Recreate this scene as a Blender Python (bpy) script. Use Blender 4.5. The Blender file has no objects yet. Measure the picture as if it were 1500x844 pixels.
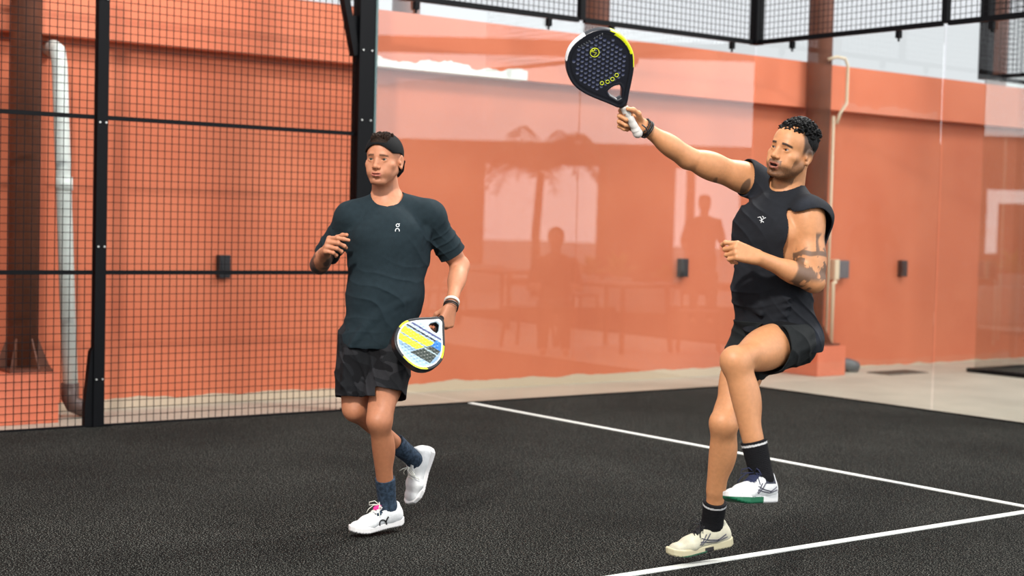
QUICK = False
SKY0, SKY1, EXPO = .90, 3.6, 0.0
LIGHTS = [('flood_or_fill_light', (8.0, -10.6, 6.2), (3.4, -5.6, 1.0), (.4, .4), 700, (1, .95, .88)),
          ('flood_or_fill_light', (3.6, -1.8, 7.0), (4.4, -5.8, .8), (1.6, 1.6), 560, (1, .96, .9)),
          ('flood_or_fill_light', (3.0, 3.2, 6.5), (-.8, 2.0, 1.2), (1.6, 1.6), 190, (1, .96, .9))]  # last entry: added fill lamp, out of view, brightens the wall at the right
import bpy, bmesh, math, random
import numpy as np
from mathutils import Vector, Matrix
from mathutils.bvhtree import BVHTree
random.seed(7); RNG = np.random.default_rng(7)
S = bpy.context.scene; COL = S.collection
# ------------------------------------------------------------------ camera
CAMP = np.array([9.55577, -9.94462, 1.40269]); YAW, PIT, ROL, FPX = -0.917505, -0.0434651, 0.0258644, 2261.155
FW = np.array([math.sin(YAW)*math.cos(PIT), math.cos(YAW)*math.cos(PIT), math.sin(PIT)])
_r0 = np.array([math.cos(YAW), -math.sin(YAW), 0.]); _u0 = np.cross(_r0, FW)
RT = _r0*math.cos(ROL)+_u0*math.sin(ROL); UP = -_r0*math.sin(ROL)+_u0*math.cos(ROL)
cam = bpy.data.cameras.new('camera'); camo = bpy.data.objects.new('camera', cam); COL.objects.link(camo)
m = Matrix((tuple(RT), tuple(UP), tuple(-FW))).transposed().to_4x4(); m.translation = Vector(CAMP); camo.matrix_world = m
cam.sensor_width = 36; cam.lens = FPX/1500*36; cam.clip_end = 400
cam.dof.use_dof = True; cam.dof.focus_distance = 6.7; cam.dof.aperture_fstop = 2.2
S.camera = camo
def at(u, v, depth): return CAMP + (FW + RT*((u-750)/FPX) - UP*((v-422)/FPX))*depth
HR = np.array([math.cos(YAW), -math.sin(YAW), 0.]); HF = -np.array([math.sin(YAW), math.cos(YAW), 0.]); HU = np.array([0, 0, 1.])
def V(r, u, f):
    v = HR*r + HU*u + HF*f; return v/np.linalg.norm(v)
def nrm(v): v = np.asarray(v, float); return v/np.linalg.norm(v)
# ------------------------------------------------------------------ objects
def link(o, parent=None):
    COL.objects.link(o)
    if parent is not None: o.parent = parent
    return o
def mesh_obj(name, verts, faces, mat=None, parent=None, smooth=False, loc=None):
    me = bpy.data.meshes.new(name); me.from_pydata([tuple(v) for v in verts], [], [tuple(f) for f in faces]); me.update()
    if smooth: me.polygons.foreach_set('use_smooth', [True]*len(me.polygons))
    if mat: me.materials.append(mat)
    o = link(bpy.data.objects.new(name, me), parent)
    if loc is not None: o.location = loc
    return o
def tag(o, label=None, cat=None, group=None, kind=None):
    if label: o['label'] = label
    if cat: o['category'] = cat
    if group: o['group'] = group
    if kind: o['kind'] = kind
    return o
def empty(name, loc=(0, 0, 0)):
    o = bpy.data.objects.new(name, None); COL.objects.link(o); o.location = loc; o.empty_display_size = .1
    return o
class MB:
    """collects boxes / tubes / lathes into one mesh"""
    def __init__(s): s.v = []; s.f = []
    def add(s, v, f):
        n = len(s.v); s.v += [tuple(float(c) for c in p) for p in v]; s.f += [tuple(i+n for i in q) for q in f]; return s
    def box(s, lo, hi, bev=0):
        x0, y0, z0 = lo; x1, y1, z1 = hi
        if bev <= 0:
            return s.add([(x0,y0,z0),(x1,y0,z0),(x1,y1,z0),(x0,y1,z0),(x0,y0,z1),(x1,y0,z1),(x1,y1,z1),(x0,y1,z1)],
                  [(0,3,2,1),(4,5,6,7),(0,1,5,4),(1,2,6,5),(2,3,7,6),(3,0,4,7)])
        bm = bmesh.new(); bmesh.ops.create_cube(bm, size=1)
        for w in bm.verts: w.co = Vector(((x0+x1)/2+w.co.x*(x1-x0), (y0+y1)/2+w.co.y*(y1-y0), (z0+z1)/2+w.co.z*(z1-z0)))
        bmesh.ops.bevel(bm, geom=bm.edges[:], offset=bev, segments=2, affect='EDGES', profile=.7)
        bm.verts.index_update(); s.add([w.co for w in bm.verts], [[w.index for w in f.verts] for f in bm.faces]); bm.free(); return s
    def bar(s, a, b, w, h=None, up=(0, 0, 1)):
        h = h or w; a = np.array(a, float); b = np.array(b, float); d = nrm(b-a); up = np.array(up, float)
        if abs(d@up) > .97: up = np.array([1., 0, 0])
        x = nrm(np.cross(d, up)); y = np.cross(x, d); vs = []
        for p in (a, b):
            for i, j in ((-1,-1),(1,-1),(1,1),(-1,1)): vs.append(p + x*i*w/2 + y*j*h/2)
        return s.add(vs, [(0,1,2,3),(7,6,5,4),(0,4,5,1),(1,5,6,2),(2,6,7,3),(3,7,4,0)])
    def tube(s, pts, r, n=8, closed=False):
        pts = [np.array(p, float) for p in pts]; m = len(pts)
        rr = r if hasattr(r, '__len__') else [r]*m
        vs = []; prev = None
        for i, p in enumerate(pts):
            a = pts[(i-1) % m] if (closed or i > 0) else p; b = pts[(i+1) % m] if (closed or i < m-1) else p
            d = nrm(b-a)
            if prev is None:
                up = np.array([0, 0, 1.]) if abs(d[2]) < .9 else np.array([1., 0, 0]); x = nrm(np.cross(d, up))
            else: x = nrm(prev - d*(prev@d))
            prev = x; y = np.cross(d, x)
            for k in range(n):
                t = 2*math.pi*k/n; vs.append(p + (x*math.cos(t)+y*math.sin(t))*rr[i])
        fs = []
        for i in range(m if closed else m-1):
            for k in range(n):
                j = (i+1) % m; fs.append((i*n+k, i*n+(k+1) % n, j*n+(k+1) % n, j*n+k))
        if not closed: fs += [tuple(range(n))[::-1], tuple((m-1)*n+k for k in range(n))]
        return s.add(vs, fs)
    def build(s, name, mat=None, parent=None, smooth=False, **k): return mesh_obj(name, s.v, s.f, mat, parent, smooth, **k)
# ------------------------------------------------------------------ materials
def srgb(r, g, b):
    f = lambda c: (c/255)/12.92 if c/255 <= .04045 else ((c/255+.055)/1.055)**2.4
    return (f(r), f(g), f(b), 1)
def mat(name, col, rough=.6, noise=0, amt=.15, bump=0, bscale=None, metal=0, attr=False, sss=0, spec=.5, col2=None, detail=6, coat=0):
    mt = bpy.data.materials.new(name); mt.use_nodes = True; nt = mt.node_tree; N, L = nt.nodes, nt.links
    b = N['Principled BSDF']; b.inputs['Roughness'].default_value = rough; b.inputs['Metallic'].default_value = metal
    b.inputs['Specular IOR Level'].default_value = spec; b.inputs['Base Color'].default_value = col
    if coat: b.inputs['Coat Weight'].default_value = coat
    if sss:
        b.inputs['Subsurface Weight'].default_value = sss; b.inputs['Subsurface Radius'].default_value = (1, .35, .2); b.inputs['Subsurface Scale'].default_value = .012
    tc = N.new('ShaderNodeTexCoord'); out = None
    if attr:
        a = N.new('ShaderNodeAttribute'); a.attribute_name = 'Col'; out = a.outputs['Color']; L.new(out, b.inputs['Base Color'])
    if noise:
        n = N.new('ShaderNodeTexNoise'); n.inputs['Scale'].default_value = noise; n.inputs['Detail'].default_value = detail; L.new(tc.outputs['Object'], n.inputs['Vector'])
        mx = N.new('ShaderNodeMix'); mx.data_type = 'RGBA'
        c2 = col2 or tuple(list(np.clip(np.array(col[:3])*(1-amt*2), 0, 1))+[1])
        rp = N.new('ShaderNodeMapRange'); rp.inputs[1].default_value = .35; rp.inputs[2].default_value = .65; L.new(n.outputs['Fac'], rp.inputs[0])
        if attr:
            mx.blend_type = 'MULTIPLY'; mx.inputs[0].default_value = 1; L.new(out, mx.inputs[6])
            cr = N.new('ShaderNodeMapRange'); cr.inputs[3].default_value = 1-amt; cr.inputs[4].default_value = 1+amt; L.new(rp.outputs[0], cr.inputs[0])
            L.new(cr.outputs[0], mx.inputs[7]); mx.clamp_result = False
        else:
            mx.inputs[6].default_value = col; mx.inputs[7].default_value = c2; L.new(rp.outputs[0], mx.inputs[0])
        L.new(mx.outputs[2], b.inputs['Base Color'])
    if bump:
        n2 = N.new('ShaderNodeTexNoise'); n2.inputs['Scale'].default_value = bscale or 200; n2.inputs['Detail'].default_value = 3; L.new(tc.outputs['Object'], n2.inputs['Vector'])
        bp = N.new('ShaderNodeBump'); bp.inputs['Strength'].default_value = bump; bp.inputs['Distance'].default_value = .002; L.new(n2.outputs['Fac'], bp.inputs['Height']); L.new(bp.outputs['Normal'], b.inputs['Normal'])
    return mt
# ------------------------------------------------------------------ signed-distance modelling
class Field:
    def __init__(s): s.p = []; s.post = None
    def _add(s, op, k, fn, a, b, R): s.p.append((op, k, fn, np.array(a, float), np.array(b, float), float(R))); return s
    def fc(s, a, b, la, lb=None, fa=None, fb=None, L=(1, 0, 0), k=.02, op='u', g=0):
        """tapered capsule a->b with elliptic section: radius l along L, f across"""
        lb = la if lb is None else lb; fa = la if fa is None else fa; fb = (lb if fa == la else fa*lb/la) if fb is None else fb
        la, lb, fa, fb = la+g, lb+g, fa+g, fb+g
        a = np.array(a, float); b = np.array(b, float); ln = np.linalg.norm(b-a); Z = (b-a)/ln if ln > 1e-6 else np.array([0, 0, 1.])
        Lv = np.array(L, float); Lv = Lv-Z*(Lv@Z)
        if np.linalg.norm(Lv) < 1e-4: Lv = np.cross(Z, [.3, .5, .8])
        Lv = nrm(Lv); M = np.cross(Z, Lv)
        if abs(la-fa) < 1e-6 and abs(lb-fb) < 1e-6:
            def fn(P):
                q = P-a; t = np.clip(q@Z/max(ln, 1e-6), 0, 1); return np.sqrt((((q-t[..., None]*(b-a)))**2).sum(-1))-(la+(lb-la)*t)
        else:
            def fn(P):
                q = P-a; z = q@Z; t = np.clip(z/max(ln, 1e-6), 0, 1); e = z-t*ln
                rl = la+(lb-la)*t; rf = fa+(fb-fa)*t; re = np.minimum(rl, rf)
                x = q@Lv; y = q@M; k0 = np.sqrt((x/rl)**2+(y/rf)**2+(e/re)**2); k1 = np.sqrt((x/rl**2)**2+(y/rf**2)**2+(e/re**2)**2)
                return np.where(k1 > 1e-6, k0*(k0-1)/np.maximum(k1, 1e-6), -re)
        return s._add(op, k, fn, a, b, max(la, lb, fa, fb))
    def ell(s, c, r, A=None, k=.02, op='u', g=0):
        c = np.array(c, float); r = np.array(r, float)+g; A = np.eye(3) if A is None else np.array(A, float)
        def fn(P):
            q = (P-c)@A.T; k0 = np.sqrt(((q/r)**2).sum(-1)); k1 = np.sqrt(((q/r**2)**2).sum(-1))
            return np.where(k1 > 1e-6, k0*(k0-1)/np.maximum(k1, 1e-6), -r.min())
        return s._add(op, k, fn, c, c, r.max())
    def custom(s, fn, c, R, k=.01, op='u'): return s._add(op, k, fn, c, c, R)
    def eval(s, P, C, hb):
        d = np.full(P.shape[:2], .1)
        for op, k, fn, a, b, R in s.p:
            ab = b-a; t = np.clip(((C-a)@ab)/max(ab@ab, 1e-12), 0, 1); ds = np.sqrt(((C-a-t[:, None]*ab)**2).sum(-1))-R-hb
            sel = np.where(ds < .04+k)[0]
            if not len(sel): continue
            v = fn(P[sel]); w = d[sel]
            if op == 'u':
                h = np.maximum(k-np.abs(w-v), 0)/k; d[sel] = np.minimum(w, v)-h*h*k/4
            elif op == 's':
                v = -v; h = np.maximum(k-np.abs(w-v), 0)/k; d[sel] = np.maximum(w, v)+h*h*k/4
        if s.post: d = s.post(P, d)
        return d
    def mesh(s, h, pad=.03):
        B = 8; H = B*h
        lo = np.min([np.minimum(p[3], p[4])-p[5] for p in s.p if p[0] == 'u'], 0)-pad; hi = np.max([np.maximum(p[3], p[4])+p[5] for p in s.p if p[0] == 'u'], 0)+pad
        n = np.ceil((hi-lo)/H).astype(int)
        I = np.stack(np.meshgrid(*[np.arange(k) for k in n], indexing='ij'), -1).reshape(-1, 3); C = lo+(I+.5)*H; keep = []
        for c0 in range(0, len(C), 20000):
            d = s.eval(C[c0:c0+20000, None, :], C[c0:c0+20000], 0)[:, 0]; keep.append(np.abs(d) < H*1.25)
        I = I[np.concatenate(keep)]
        loc = np.stack(np.meshgrid(*[np.arange(B+1)]*3, indexing='ij'), -1).reshape(-1, 3)
        nx, ny, nz = (n*B+2).astype(np.int64)
        ids, pos, quads = [], [], []
        cellid = lambda g: (g[..., 0]*ny+g[..., 1])*nz+g[..., 2]
        for c0 in range(0, len(I), 1500):
            Ib = I[c0:c0+1500]; G = Ib[:, None, :]*B+loc[None]; P = lo+G*h
            D = s.eval(P, lo+(Ib+.5)*H, H*.87).reshape(-1, B+1, B+1, B+1)
            sg = D < 0
            cs = [sg[:, i:B+i, j:B+j, k:B+k] for i in (0, 1) for j in (0, 1) for k in (0, 1)]
            sm = sum(c.astype(np.int8) for c in cs); bi, x, y, z = np.where((sm > 0) & (sm < 8))
            if len(bi):
                acc = np.zeros((len(bi), 3)); cnt = np.zeros(len(bi))
                for ax in range(3):
                    o = [k for k in range(3) if k != ax]
                    for p in (0, 1):
                        for q in (0, 1):
                            e = np.zeros(3, int); e[o[0]] = p; e[o[1]] = q; e2 = e.copy(); e2[ax] = 1
                            a = D[bi, x+e[0], y+e[1], z+e[2]]; b = D[bi, x+e2[0], y+e2[1], z+e2[2]]
                            mk = (a < 0) != (b < 0); t = np.where(mk, a/np.where(a == b, 1, a-b), 0)
                            pt = np.zeros((len(bi), 3)); pt += e; pt[:, ax] += t
                            acc += pt*mk[:, None]; cnt += mk
                g = Ib[bi]*B+np.stack([x, y, z], -1); ids.append(cellid(g)); pos.append(lo+(g+acc/cnt[:, None])*h)
            for ax in range(3):
                sl = [slice(0, B)]*3; s2 = list(sl); s2[ax] = slice(1, B+1)
                a = sg[(slice(None), *sl)]; b = sg[(slice(None), *s2)]
                bi, x, y, z = np.where(a != b)
                if not len(bi): continue
                g = Ib[bi]*B+np.stack([x, y, z], -1); fl = a[bi, x, y, z]
                u, w = (ax+1) % 3, (ax+2) % 3; eu = np.zeros(3, int); eu[u] = 1; ew = np.zeros(3, int); ew[w] = 1
                q = np.stack([cellid(g), cellid(g-eu), cellid(g-eu-ew), cellid(g-ew)], -1)
                q[~fl] = q[~fl][:, ::-1]; quads.append(q)
        ids = np.concatenate(ids); pos = np.concatenate(pos); quads = np.concatenate(quads)
        od = np.argsort(ids); ids = ids[od]; pos = pos[od]
        ix = np.searchsorted(ids, quads); ix = np.minimum(ix, len(ids)-1); ok = (ids[ix] == quads).all(1); return pos, ix[ok]
    def build(s, name, h, mat=None, parent=None, color=None, xf=None, clean=True):
        v, q = s.mesh(h); col = color(v) if color else None
        if xf is not None: v = xf(v)
        me = bpy.data.meshes.new(name); me.vertices.add(len(v)); me.vertices.foreach_set('co', v.astype(np.float32).ravel())
        me.loops.add(len(q)*4); me.loops.foreach_set('vertex_index', q.astype(np.int32).ravel()); me.polygons.add(len(q))
        me.polygons.foreach_set('loop_start', np.arange(0, len(q)*4, 4, dtype=np.int32)); me.polygons.foreach_set('loop_total', np.full(len(q), 4, np.int32))
        me.polygons.foreach_set('use_smooth', np.ones(len(q), bool)); me.update(calc_edges=True)
        if col is not None:
            at_ = me.color_attributes.new('Col', 'FLOAT_COLOR', 'POINT'); at_.data.foreach_set('color', np.concatenate([col[:, :3], np.ones((len(col), 1))], 1).astype(np.float32).ravel())
        if mat: me.materials.append(mat)
        return link(bpy.data.objects.new(name, me), parent)
def wob(P, f, seed=0):
    """cheap smooth noise in -1..1"""
    r = np.random.default_rng(seed); o = 0
    for i in range(5):
        d = r.normal(size=3)*f*(.6+.35*i); o = o+np.sin(P@d+r.uniform(0, 6.3)+1.3*np.sin(P@(r.normal(size=3)*f*.5)))/(1+.4*i)
    return o/2.6
def folds(P, axis, wl, seed=0, w=.5, sharp=2.):
    """cloth folds: ridges running across `axis`, 0..1"""
    t = (P@np.asarray(axis))/wl*math.pi*(1+.0)+wob(P, 7, seed)*3.2+wob(P, 16, seed+40)*.6
    return (1-np.abs(np.sin(t)))**sharp
def blob(P, c, r):
    return np.exp(-(((P-c)/r)**2).sum(-1))
def polysd(x, y, poly):
    """2-D signed distance to polygon"""
    poly = np.array(poly, float); d = np.full(x.shape, 1e9); s = np.ones(x.shape); j = len(poly)-1
    for i in range(len(poly)):
        e = poly[j]-poly[i]; wx = x-poly[i, 0]; wy = y-poly[i, 1]; t = np.clip((wx*e[0]+wy*e[1])/(e@e+1e-12), 0, 1)
        d = np.minimum(d, (wx-e[0]*t)**2+(wy-e[1]*t)**2)
        c1 = y >= poly[i, 1]; c2 = y < poly[j, 1]; c3 = e[0]*wy > e[1]*wx
        fl = (c1 & c2 & c3) | (~c1 & ~c2 & ~c3); s = np.where(fl, -s, s); j = i
    return s*np.sqrt(d)
def extr(d2, z, hz, r=.004):
    wx = d2+r; wy = np.abs(z)-hz+r
    return np.minimum(np.maximum(wx, wy), 0)+np.sqrt(np.maximum(wx, 0)**2+np.maximum(wy, 0)**2)-r
def bvh_of(objs):
    vs, fs = [], []
    for o in objs:
        n = len(vs); vs += [o.matrix_world @ v.co for v in o.data.vertices]; fs += [[i+n for i in p.vertices] for p in o.data.polygons]
    return BVHTree.FromPolygons(vs, fs)
def drape(bvh, px, lift=.002, D=(4, 9)):
    """pixel polyline -> points lying on the surface seen there"""
    out = []
    for u, v in px:
        o = at(u, v, 3.0); d = nrm(o-CAMP); h = bvh.ray_cast(Vector(o), Vector(d), 8)
        if h[0] is not None: out.append(np.array(h[0])+np.array(h[1])*lift*(1 if np.array(h[1])@d < 0 else -1))
    return out
def dense(px, step=2.):
    out = []
    for a, b in zip(px[:-1], px[1:]):
        n = max(1, int(math.hypot(b[0]-a[0], b[1]-a[1])/step))
        out += [(a[0]+(b[0]-a[0])*i/n, a[1]+(b[1]-a[1])*i/n) for i in range(n)]
    return out+[px[-1]]
# ------------------------------------------------------------------ world, sky, light
w = bpy.data.worlds.new('overcast_sky'); S.world = w; w.use_nodes = True; nt = w.node_tree; N, L = nt.nodes, nt.links
bg = N['Background']; tc = N.new('ShaderNodeTexCoord')
dp = N.new('ShaderNodeVectorMath'); dp.operation = 'DOT_PRODUCT'; L.new(tc.outputs['Generated'], dp.inputs[0]); dp.inputs[1].default_value = tuple(nrm((.80, .55, .12)))
mr = N.new('ShaderNodeMapRange'); mr.interpolation_type = 'SMOOTHSTEP'; mr.inputs[1].default_value = .55; mr.inputs[2].default_value = 1; mr.inputs[3].default_value = SKY0; mr.inputs[4].default_value = SKY1
L.new(dp.outputs['Value'], mr.inputs[0]); bg.inputs['Color'].default_value = (.93, .96, 1, 1); L.new(mr.outputs[0], bg.inputs['Strength'])
def area(name, loc, tgt, size, power, col=(1, .95, .88)):
    l = bpy.data.lights.new(name, 'AREA'); l.energy = power; l.shape = 'RECTANGLE'; l.size = size[0]; l.size_y = size[1]; l.color = col
    o = link(bpy.data.objects.new(name, l)); o.location = loc
    o.rotation_euler = (Vector(tgt)-Vector(loc)).to_track_quat('-Z', 'Y').to_euler(); return o
for nm, loc, tgt, size, pw, c in LIGHTS: area(nm, loc, tgt, size, pw, c)
S.view_settings.view_transform = 'Standard'; S.view_settings.look = 'None'; S.view_settings.gamma = 1; S.view_settings.use_curve_mapping = False; S.view_settings.exposure = EXPO
S.cycles.max_bounces = 10; S.cycles.transparent_max_bounces = 40; S.cycles.use_denoising = True
# ------------------------------------------------------------------ materials
def wall_mat(name, base, dark, patch=False, ragged=None):
    mt = mat(name, base, .75, noise=1.3, bump=.5, bscale=60, col2=dark, spec=.3); nt = mt.node_tree; N, L = nt.nodes, nt.links; b = N['Principled BSDF']
    if patch or ragged:
        src = b.inputs['Base Color'].links[0].from_socket; g = N.new('ShaderNodeTexCoord'); sp = N.new('ShaderNodeSeparateXYZ'); L.new(g.outputs['Object'], sp.inputs[0])
        n = N.new('ShaderNodeTexNoise'); n.inputs['Scale'].default_value = 3.5 if patch else 2.5; n.inputs['Detail'].default_value = 5; L.new(g.outputs['Object'], n.inputs['Vector'])
        def mth(op, a, c):
            q = N.new('ShaderNodeMath'); q.operation = op
            for i, s_ in enumerate((a, c)):
                if isinstance(s_, (int, float)): q.inputs[i].default_value = s_
                else: L.new(s_, q.inputs[i])
            return q.outputs[0]
        if patch:   # bare plaster along the lower edge of the beam
            top = mth('ADD', mth('MULTIPLY', n.outputs['Fac'], .22), 2.54); inz = mth('LESS_THAN', sp.outputs['Z'], top)
            iny = mth('MULTIPLY', mth('GREATER_THAN', sp.outputs['Y'], -3.50), mth('LESS_THAN', sp.outputs['Y'], -1.98)); fac = mth('MULTIPLY', inz, iny); c2 = srgb(222, 226, 222)
        else:
            top = mth('ADD', mth('MULTIPLY', n.outputs['Fac'], .10), ragged); top = mth('SUBTRACT', top, mth('MULTIPLY', mth('GREATER_THAN', sp.outputs['Y'], 1.3), .06)); fac = mth('LESS_THAN', sp.outputs['Z'], top); c2 = srgb(190, 172, 150)
        mx = N.new('ShaderNodeMix'); mx.data_type = 'RGBA'; L.new(fac, mx.inputs[0]); L.new(src, mx.inputs[6]); mx.inputs[7].default_value = c2; L.new(mx.outputs[2], b.inputs['Base Color'])
    return mt
ORANGE, ORANGE2 = srgb(202, 114, 82), srgb(195, 105, 74)
M_wall = wall_mat('terracotta_wall_paint', ORANGE, ORANGE2, ragged=.01)
M_beam = wall_mat('terracotta_beam_paint', srgb(216, 124, 92), srgb(210, 116, 84), patch=True)
M_ped = mat('terracotta_pedestal_paint', srgb(216, 116, 84), .7, noise=4, amt=.06, bump=.4, bscale=80)
M_conc = mat('smooth_concrete', srgb(188, 183, 168), .55, noise=1.2, amt=.10, bump=.3, bscale=50)
M_steelb = mat('black_powder_coated_steel', srgb(5, 6, 9), .55, noise=40, amt=.1, bump=.1, spec=.12)
M_wire = mat('black_wire', srgb(10, 11, 13), .6, spec=.15)
M_bolt = mat('zinc_bolt', srgb(190, 190, 185), .35, metal=.8)
M_brown = mat('brown_painted_steel', srgb(104, 58, 38), .6, noise=5, amt=.15, bump=.3)
M_pvc = mat('white_pvc', srgb(222, 230, 224), .4, noise=6, amt=.08)
M_pvcb = mat('brown_pvc_elbow', srgb(86, 66, 60), .45, noise=10, amt=.1)
M_conduit = mat('cream_conduit', srgb(214, 196, 168), .5)
M_gbox = mat('grey_plastic_box', srgb(86, 92, 98), .5, noise=20, amt=.06)
M_bbox = mat('black_plastic_box', srgb(20, 20, 24), .45)
M_edge = mat('green_grey_rubber_seal', srgb(70, 92, 92), .5)
# turf: dark pile with pale grains
def turf_mat():
    mt = bpy.data.materials.new('dark_artificial_turf'); mt.use_nodes = True; nt = mt.node_tree; N, L = nt.nodes, nt.links; b = N['Principled BSDF']
    b.inputs['Roughness'].default_value = .95; b.inputs['Specular IOR Level'].default_value = .05
    tc = N.new('ShaderNodeTexCoord'); n1 = N.new('ShaderNodeTexNoise'); n1.inputs['Scale'].default_value = 150; n1.inputs['Detail'].default_value = 3; L.new(tc.outputs['Object'], n1.inputs['Vector'])
    r1 = N.new('ShaderNodeValToRGB'); e = r1.color_ramp.elements; e[0].position = .38; e[0].color = srgb(8, 8, 8); e[1].position = .78; e[1].color = srgb(165, 165, 156)
    m_ = e.new(.55); m_.color = srgb(24, 25, 24)
    L.new(n1.outputs['Fac'], r1.inputs['Fac'])
    n2 = N.new('ShaderNodeTexNoise'); n2.inputs['Scale'].default_value = .9; n2.inputs['Detail'].default_value = 4; L.new(tc.outputs['Object'], n2.inputs['Vector'])
    mr = N.new('ShaderNodeMapRange'); mr.inputs[1].default_value = .3; mr.inputs[2].default_value = .7; mr.inputs[3].default_value = .60; mr.inputs[4].default_value = 1.02; L.new(n2.outputs['Fac'], mr.inputs[0])
    mx = N.new('ShaderNodeMix'); mx.data_type = 'RGBA'; mx.blend_type = 'MULTIPLY'; mx.inputs[0].default_value = 1; L.new(r1.outputs['Color'], mx.inputs[6]); L.new(mr.outputs[0], mx.inputs[7]); L.new(mx.outputs[2], b.inputs['Base Color'])
    bp = N.new('ShaderNodeBump'); bp.inputs['Strength'].default_value = 1.0; bp.inputs['Distance'].default_value = .005; L.new(n1.outputs['Fac'], bp.inputs['Height']); L.new(bp.outputs['Normal'], b.inputs['Normal'])
    return mt
M_turf = turf_mat()
M_line = mat('white_turf_line', srgb(226, 228, 222), .9, noise=220, amt=.12, bump=.6, bscale=300, spec=.1)
def glass_mat():
    mt = bpy.data.materials.new('clear_toughened_glass'); mt.use_nodes = True; nt = mt.node_tree; N, L = nt.nodes, nt.links; N.remove(N['Principled BSDF'])
    out = N['Material Output']; tr = N.new('ShaderNodeBsdfTransparent'); tr.inputs[0].default_value = (.965, .975, .965, 1); gl = N.new('ShaderNodeBsdfGlossy'); gl.inputs['Roughness'].default_value = .006
    fr = N.new('ShaderNodeFresnel'); fr.inputs['IOR'].default_value = 1.52; ge = N.new('ShaderNodeNewGeometry')
    q = N.new('ShaderNodeMath'); q.operation = 'MULTIPLY'; q.inputs[1].default_value = 2.0; q.use_clamp = True; L.new(fr.outputs[0], q.inputs[0])
    inv = N.new('ShaderNodeMath'); inv.operation = 'SUBTRACT'; inv.inputs[0].default_value = 1; L.new(ge.outputs['Backfacing'], inv.inputs[1])
    q2 = N.new('ShaderNodeMath'); q2.operation = 'MULTIPLY'; L.new(q.outputs[0], q2.inputs[0]); L.new(inv.outputs[0], q2.inputs[1])
    mx = N.new('ShaderNodeMixShader'); L.new(q2.outputs[0], mx.inputs[0]); L.new(tr.outputs[0], mx.inputs[1]); L.new(gl.outputs[0], mx.inputs[2]); L.new(mx.outputs[0], out.inputs['Surface'])
    return mt
M_glass = glass_mat()
# ------------------------------------------------------------------ setting: ground, wall
tag(MB().box((-60, -40, -.3), (80, 60, -.012)).build('ground', M_conc), kind='structure')
tag(MB().box((0.02, -19.5, -.012), (10, -.02, 0)).build('floor', M_turf), kind='structure')
WX = -.85
tag(MB().box((WX-.25, -30, -.012), (WX, 40, 2.62)).build('wall_left', M_wall), kind='structure')
tag(MB().box((WX-.25, -30, 2.58), (WX+.14, 40, 3.02)).build('trim_1', M_beam), kind='structure')
# court perimeter kerb
k = MB().box((-.035, -19.5, -.012), (.018, .0, -.001)).box((-.035, -.018, -.012), (10, .03, -.001)).box((.010, -19.5, -.002), (.018, -.02, .010)).box((.02, -.018, -.002), (10, -.010, .010))
tag(k.build('court_kerb', M_steelb), 'black steel kerb running round the edge of the dark court', 'kerb')
# painted lines
for nm, lo, hi, lb in (('service', (.03, -3.05, .0), (10, -3.0, .004), 'white service line crossing the court parallel to the back glass'),
                       ('centre', (4.975, -19, .0), (5.025, -3.05, .004), 'white centre line running out of the bottom of the picture')):
    tag(MB().box(lo, hi).build('court_line', M_line), lb, 'court line')
# glass
def pane(lo, hi, lb, clamps=()):
    o = tag(MB().box(lo, hi).build('glass_panel', M_glass), lb, 'glass panel')
    for c in clamps:
        MB().box((c[0]-.02, c[1]-.02, c[2]-.05), (c[0]+.02, c[1]+.02, c[2]+.01), .005).tube([(c[0], c[1], c[2]-.05), (c[0], c[1], c[2]-.075)], .009).build('clamp', M_steelb, o)
    return o
def pend(lo, hi): return lo, hi
pane((-.006, -1.996, .0), (.006, -.02, 2.99), 'clear side glass panel next to the corner, behind the right player', ((.02, -.32, 2.985),(.02, -1.7, 2.985)))
pane((-.006, -3.945, .0), (.006, -2.004, 2.99), 'clear side glass panel between the black post and the middle seam', ((.02, -2.35, 2.985), (.02, -3.6, 2.985)))
for i, lb in enumerate(('clear back glass panel right of the corner, behind the right player', 'clear back glass panel at the right edge of the picture')):
    x0 = .02+i*2.0
    pane((x0+.004 if i else .012, -.006, 0), (x0+1.976, .006, 2.99), lb, ((x0+.42, -.02, 2.985), (x0+1.55, -.02, 2.985)))
for i in range(3):
    pane((4.02+2*i, -.006, 0), (5.99+2*i, .006, 2.99), ['clear back glass panel beyond the right edge of the picture', 'clear back glass panel near the middle of the back wall', 'clear back glass panel at the far end of the back wall'][i])
# neighbour court
NY = 3.30
pane((-.006, NY+.02, 0), (.006, NY+2.0, 2.95), 'reflective side glass of the neighbouring court at the far right')
pane((.012, NY-.006, 0), (2.0, NY+.006, 2.95), 'end glass of the neighbouring court behind the back glass')
tag(MB().box((.002, NY+.002, -.012), (10, NY+6, .0)).build('neighbour_turf', M_turf), 'dark turf corner of the neighbouring court on the pale concrete', 'turf')
tag(MB().box((-.05, NY-.05, -.012), (10, NY-.008, .03)).box((-.05, NY-.05, -.012), (-.008, NY+6, .03)).build('neighbour_kerb', M_steelb), 'black kerb round the neighbouring court corner', 'kerb')
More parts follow.
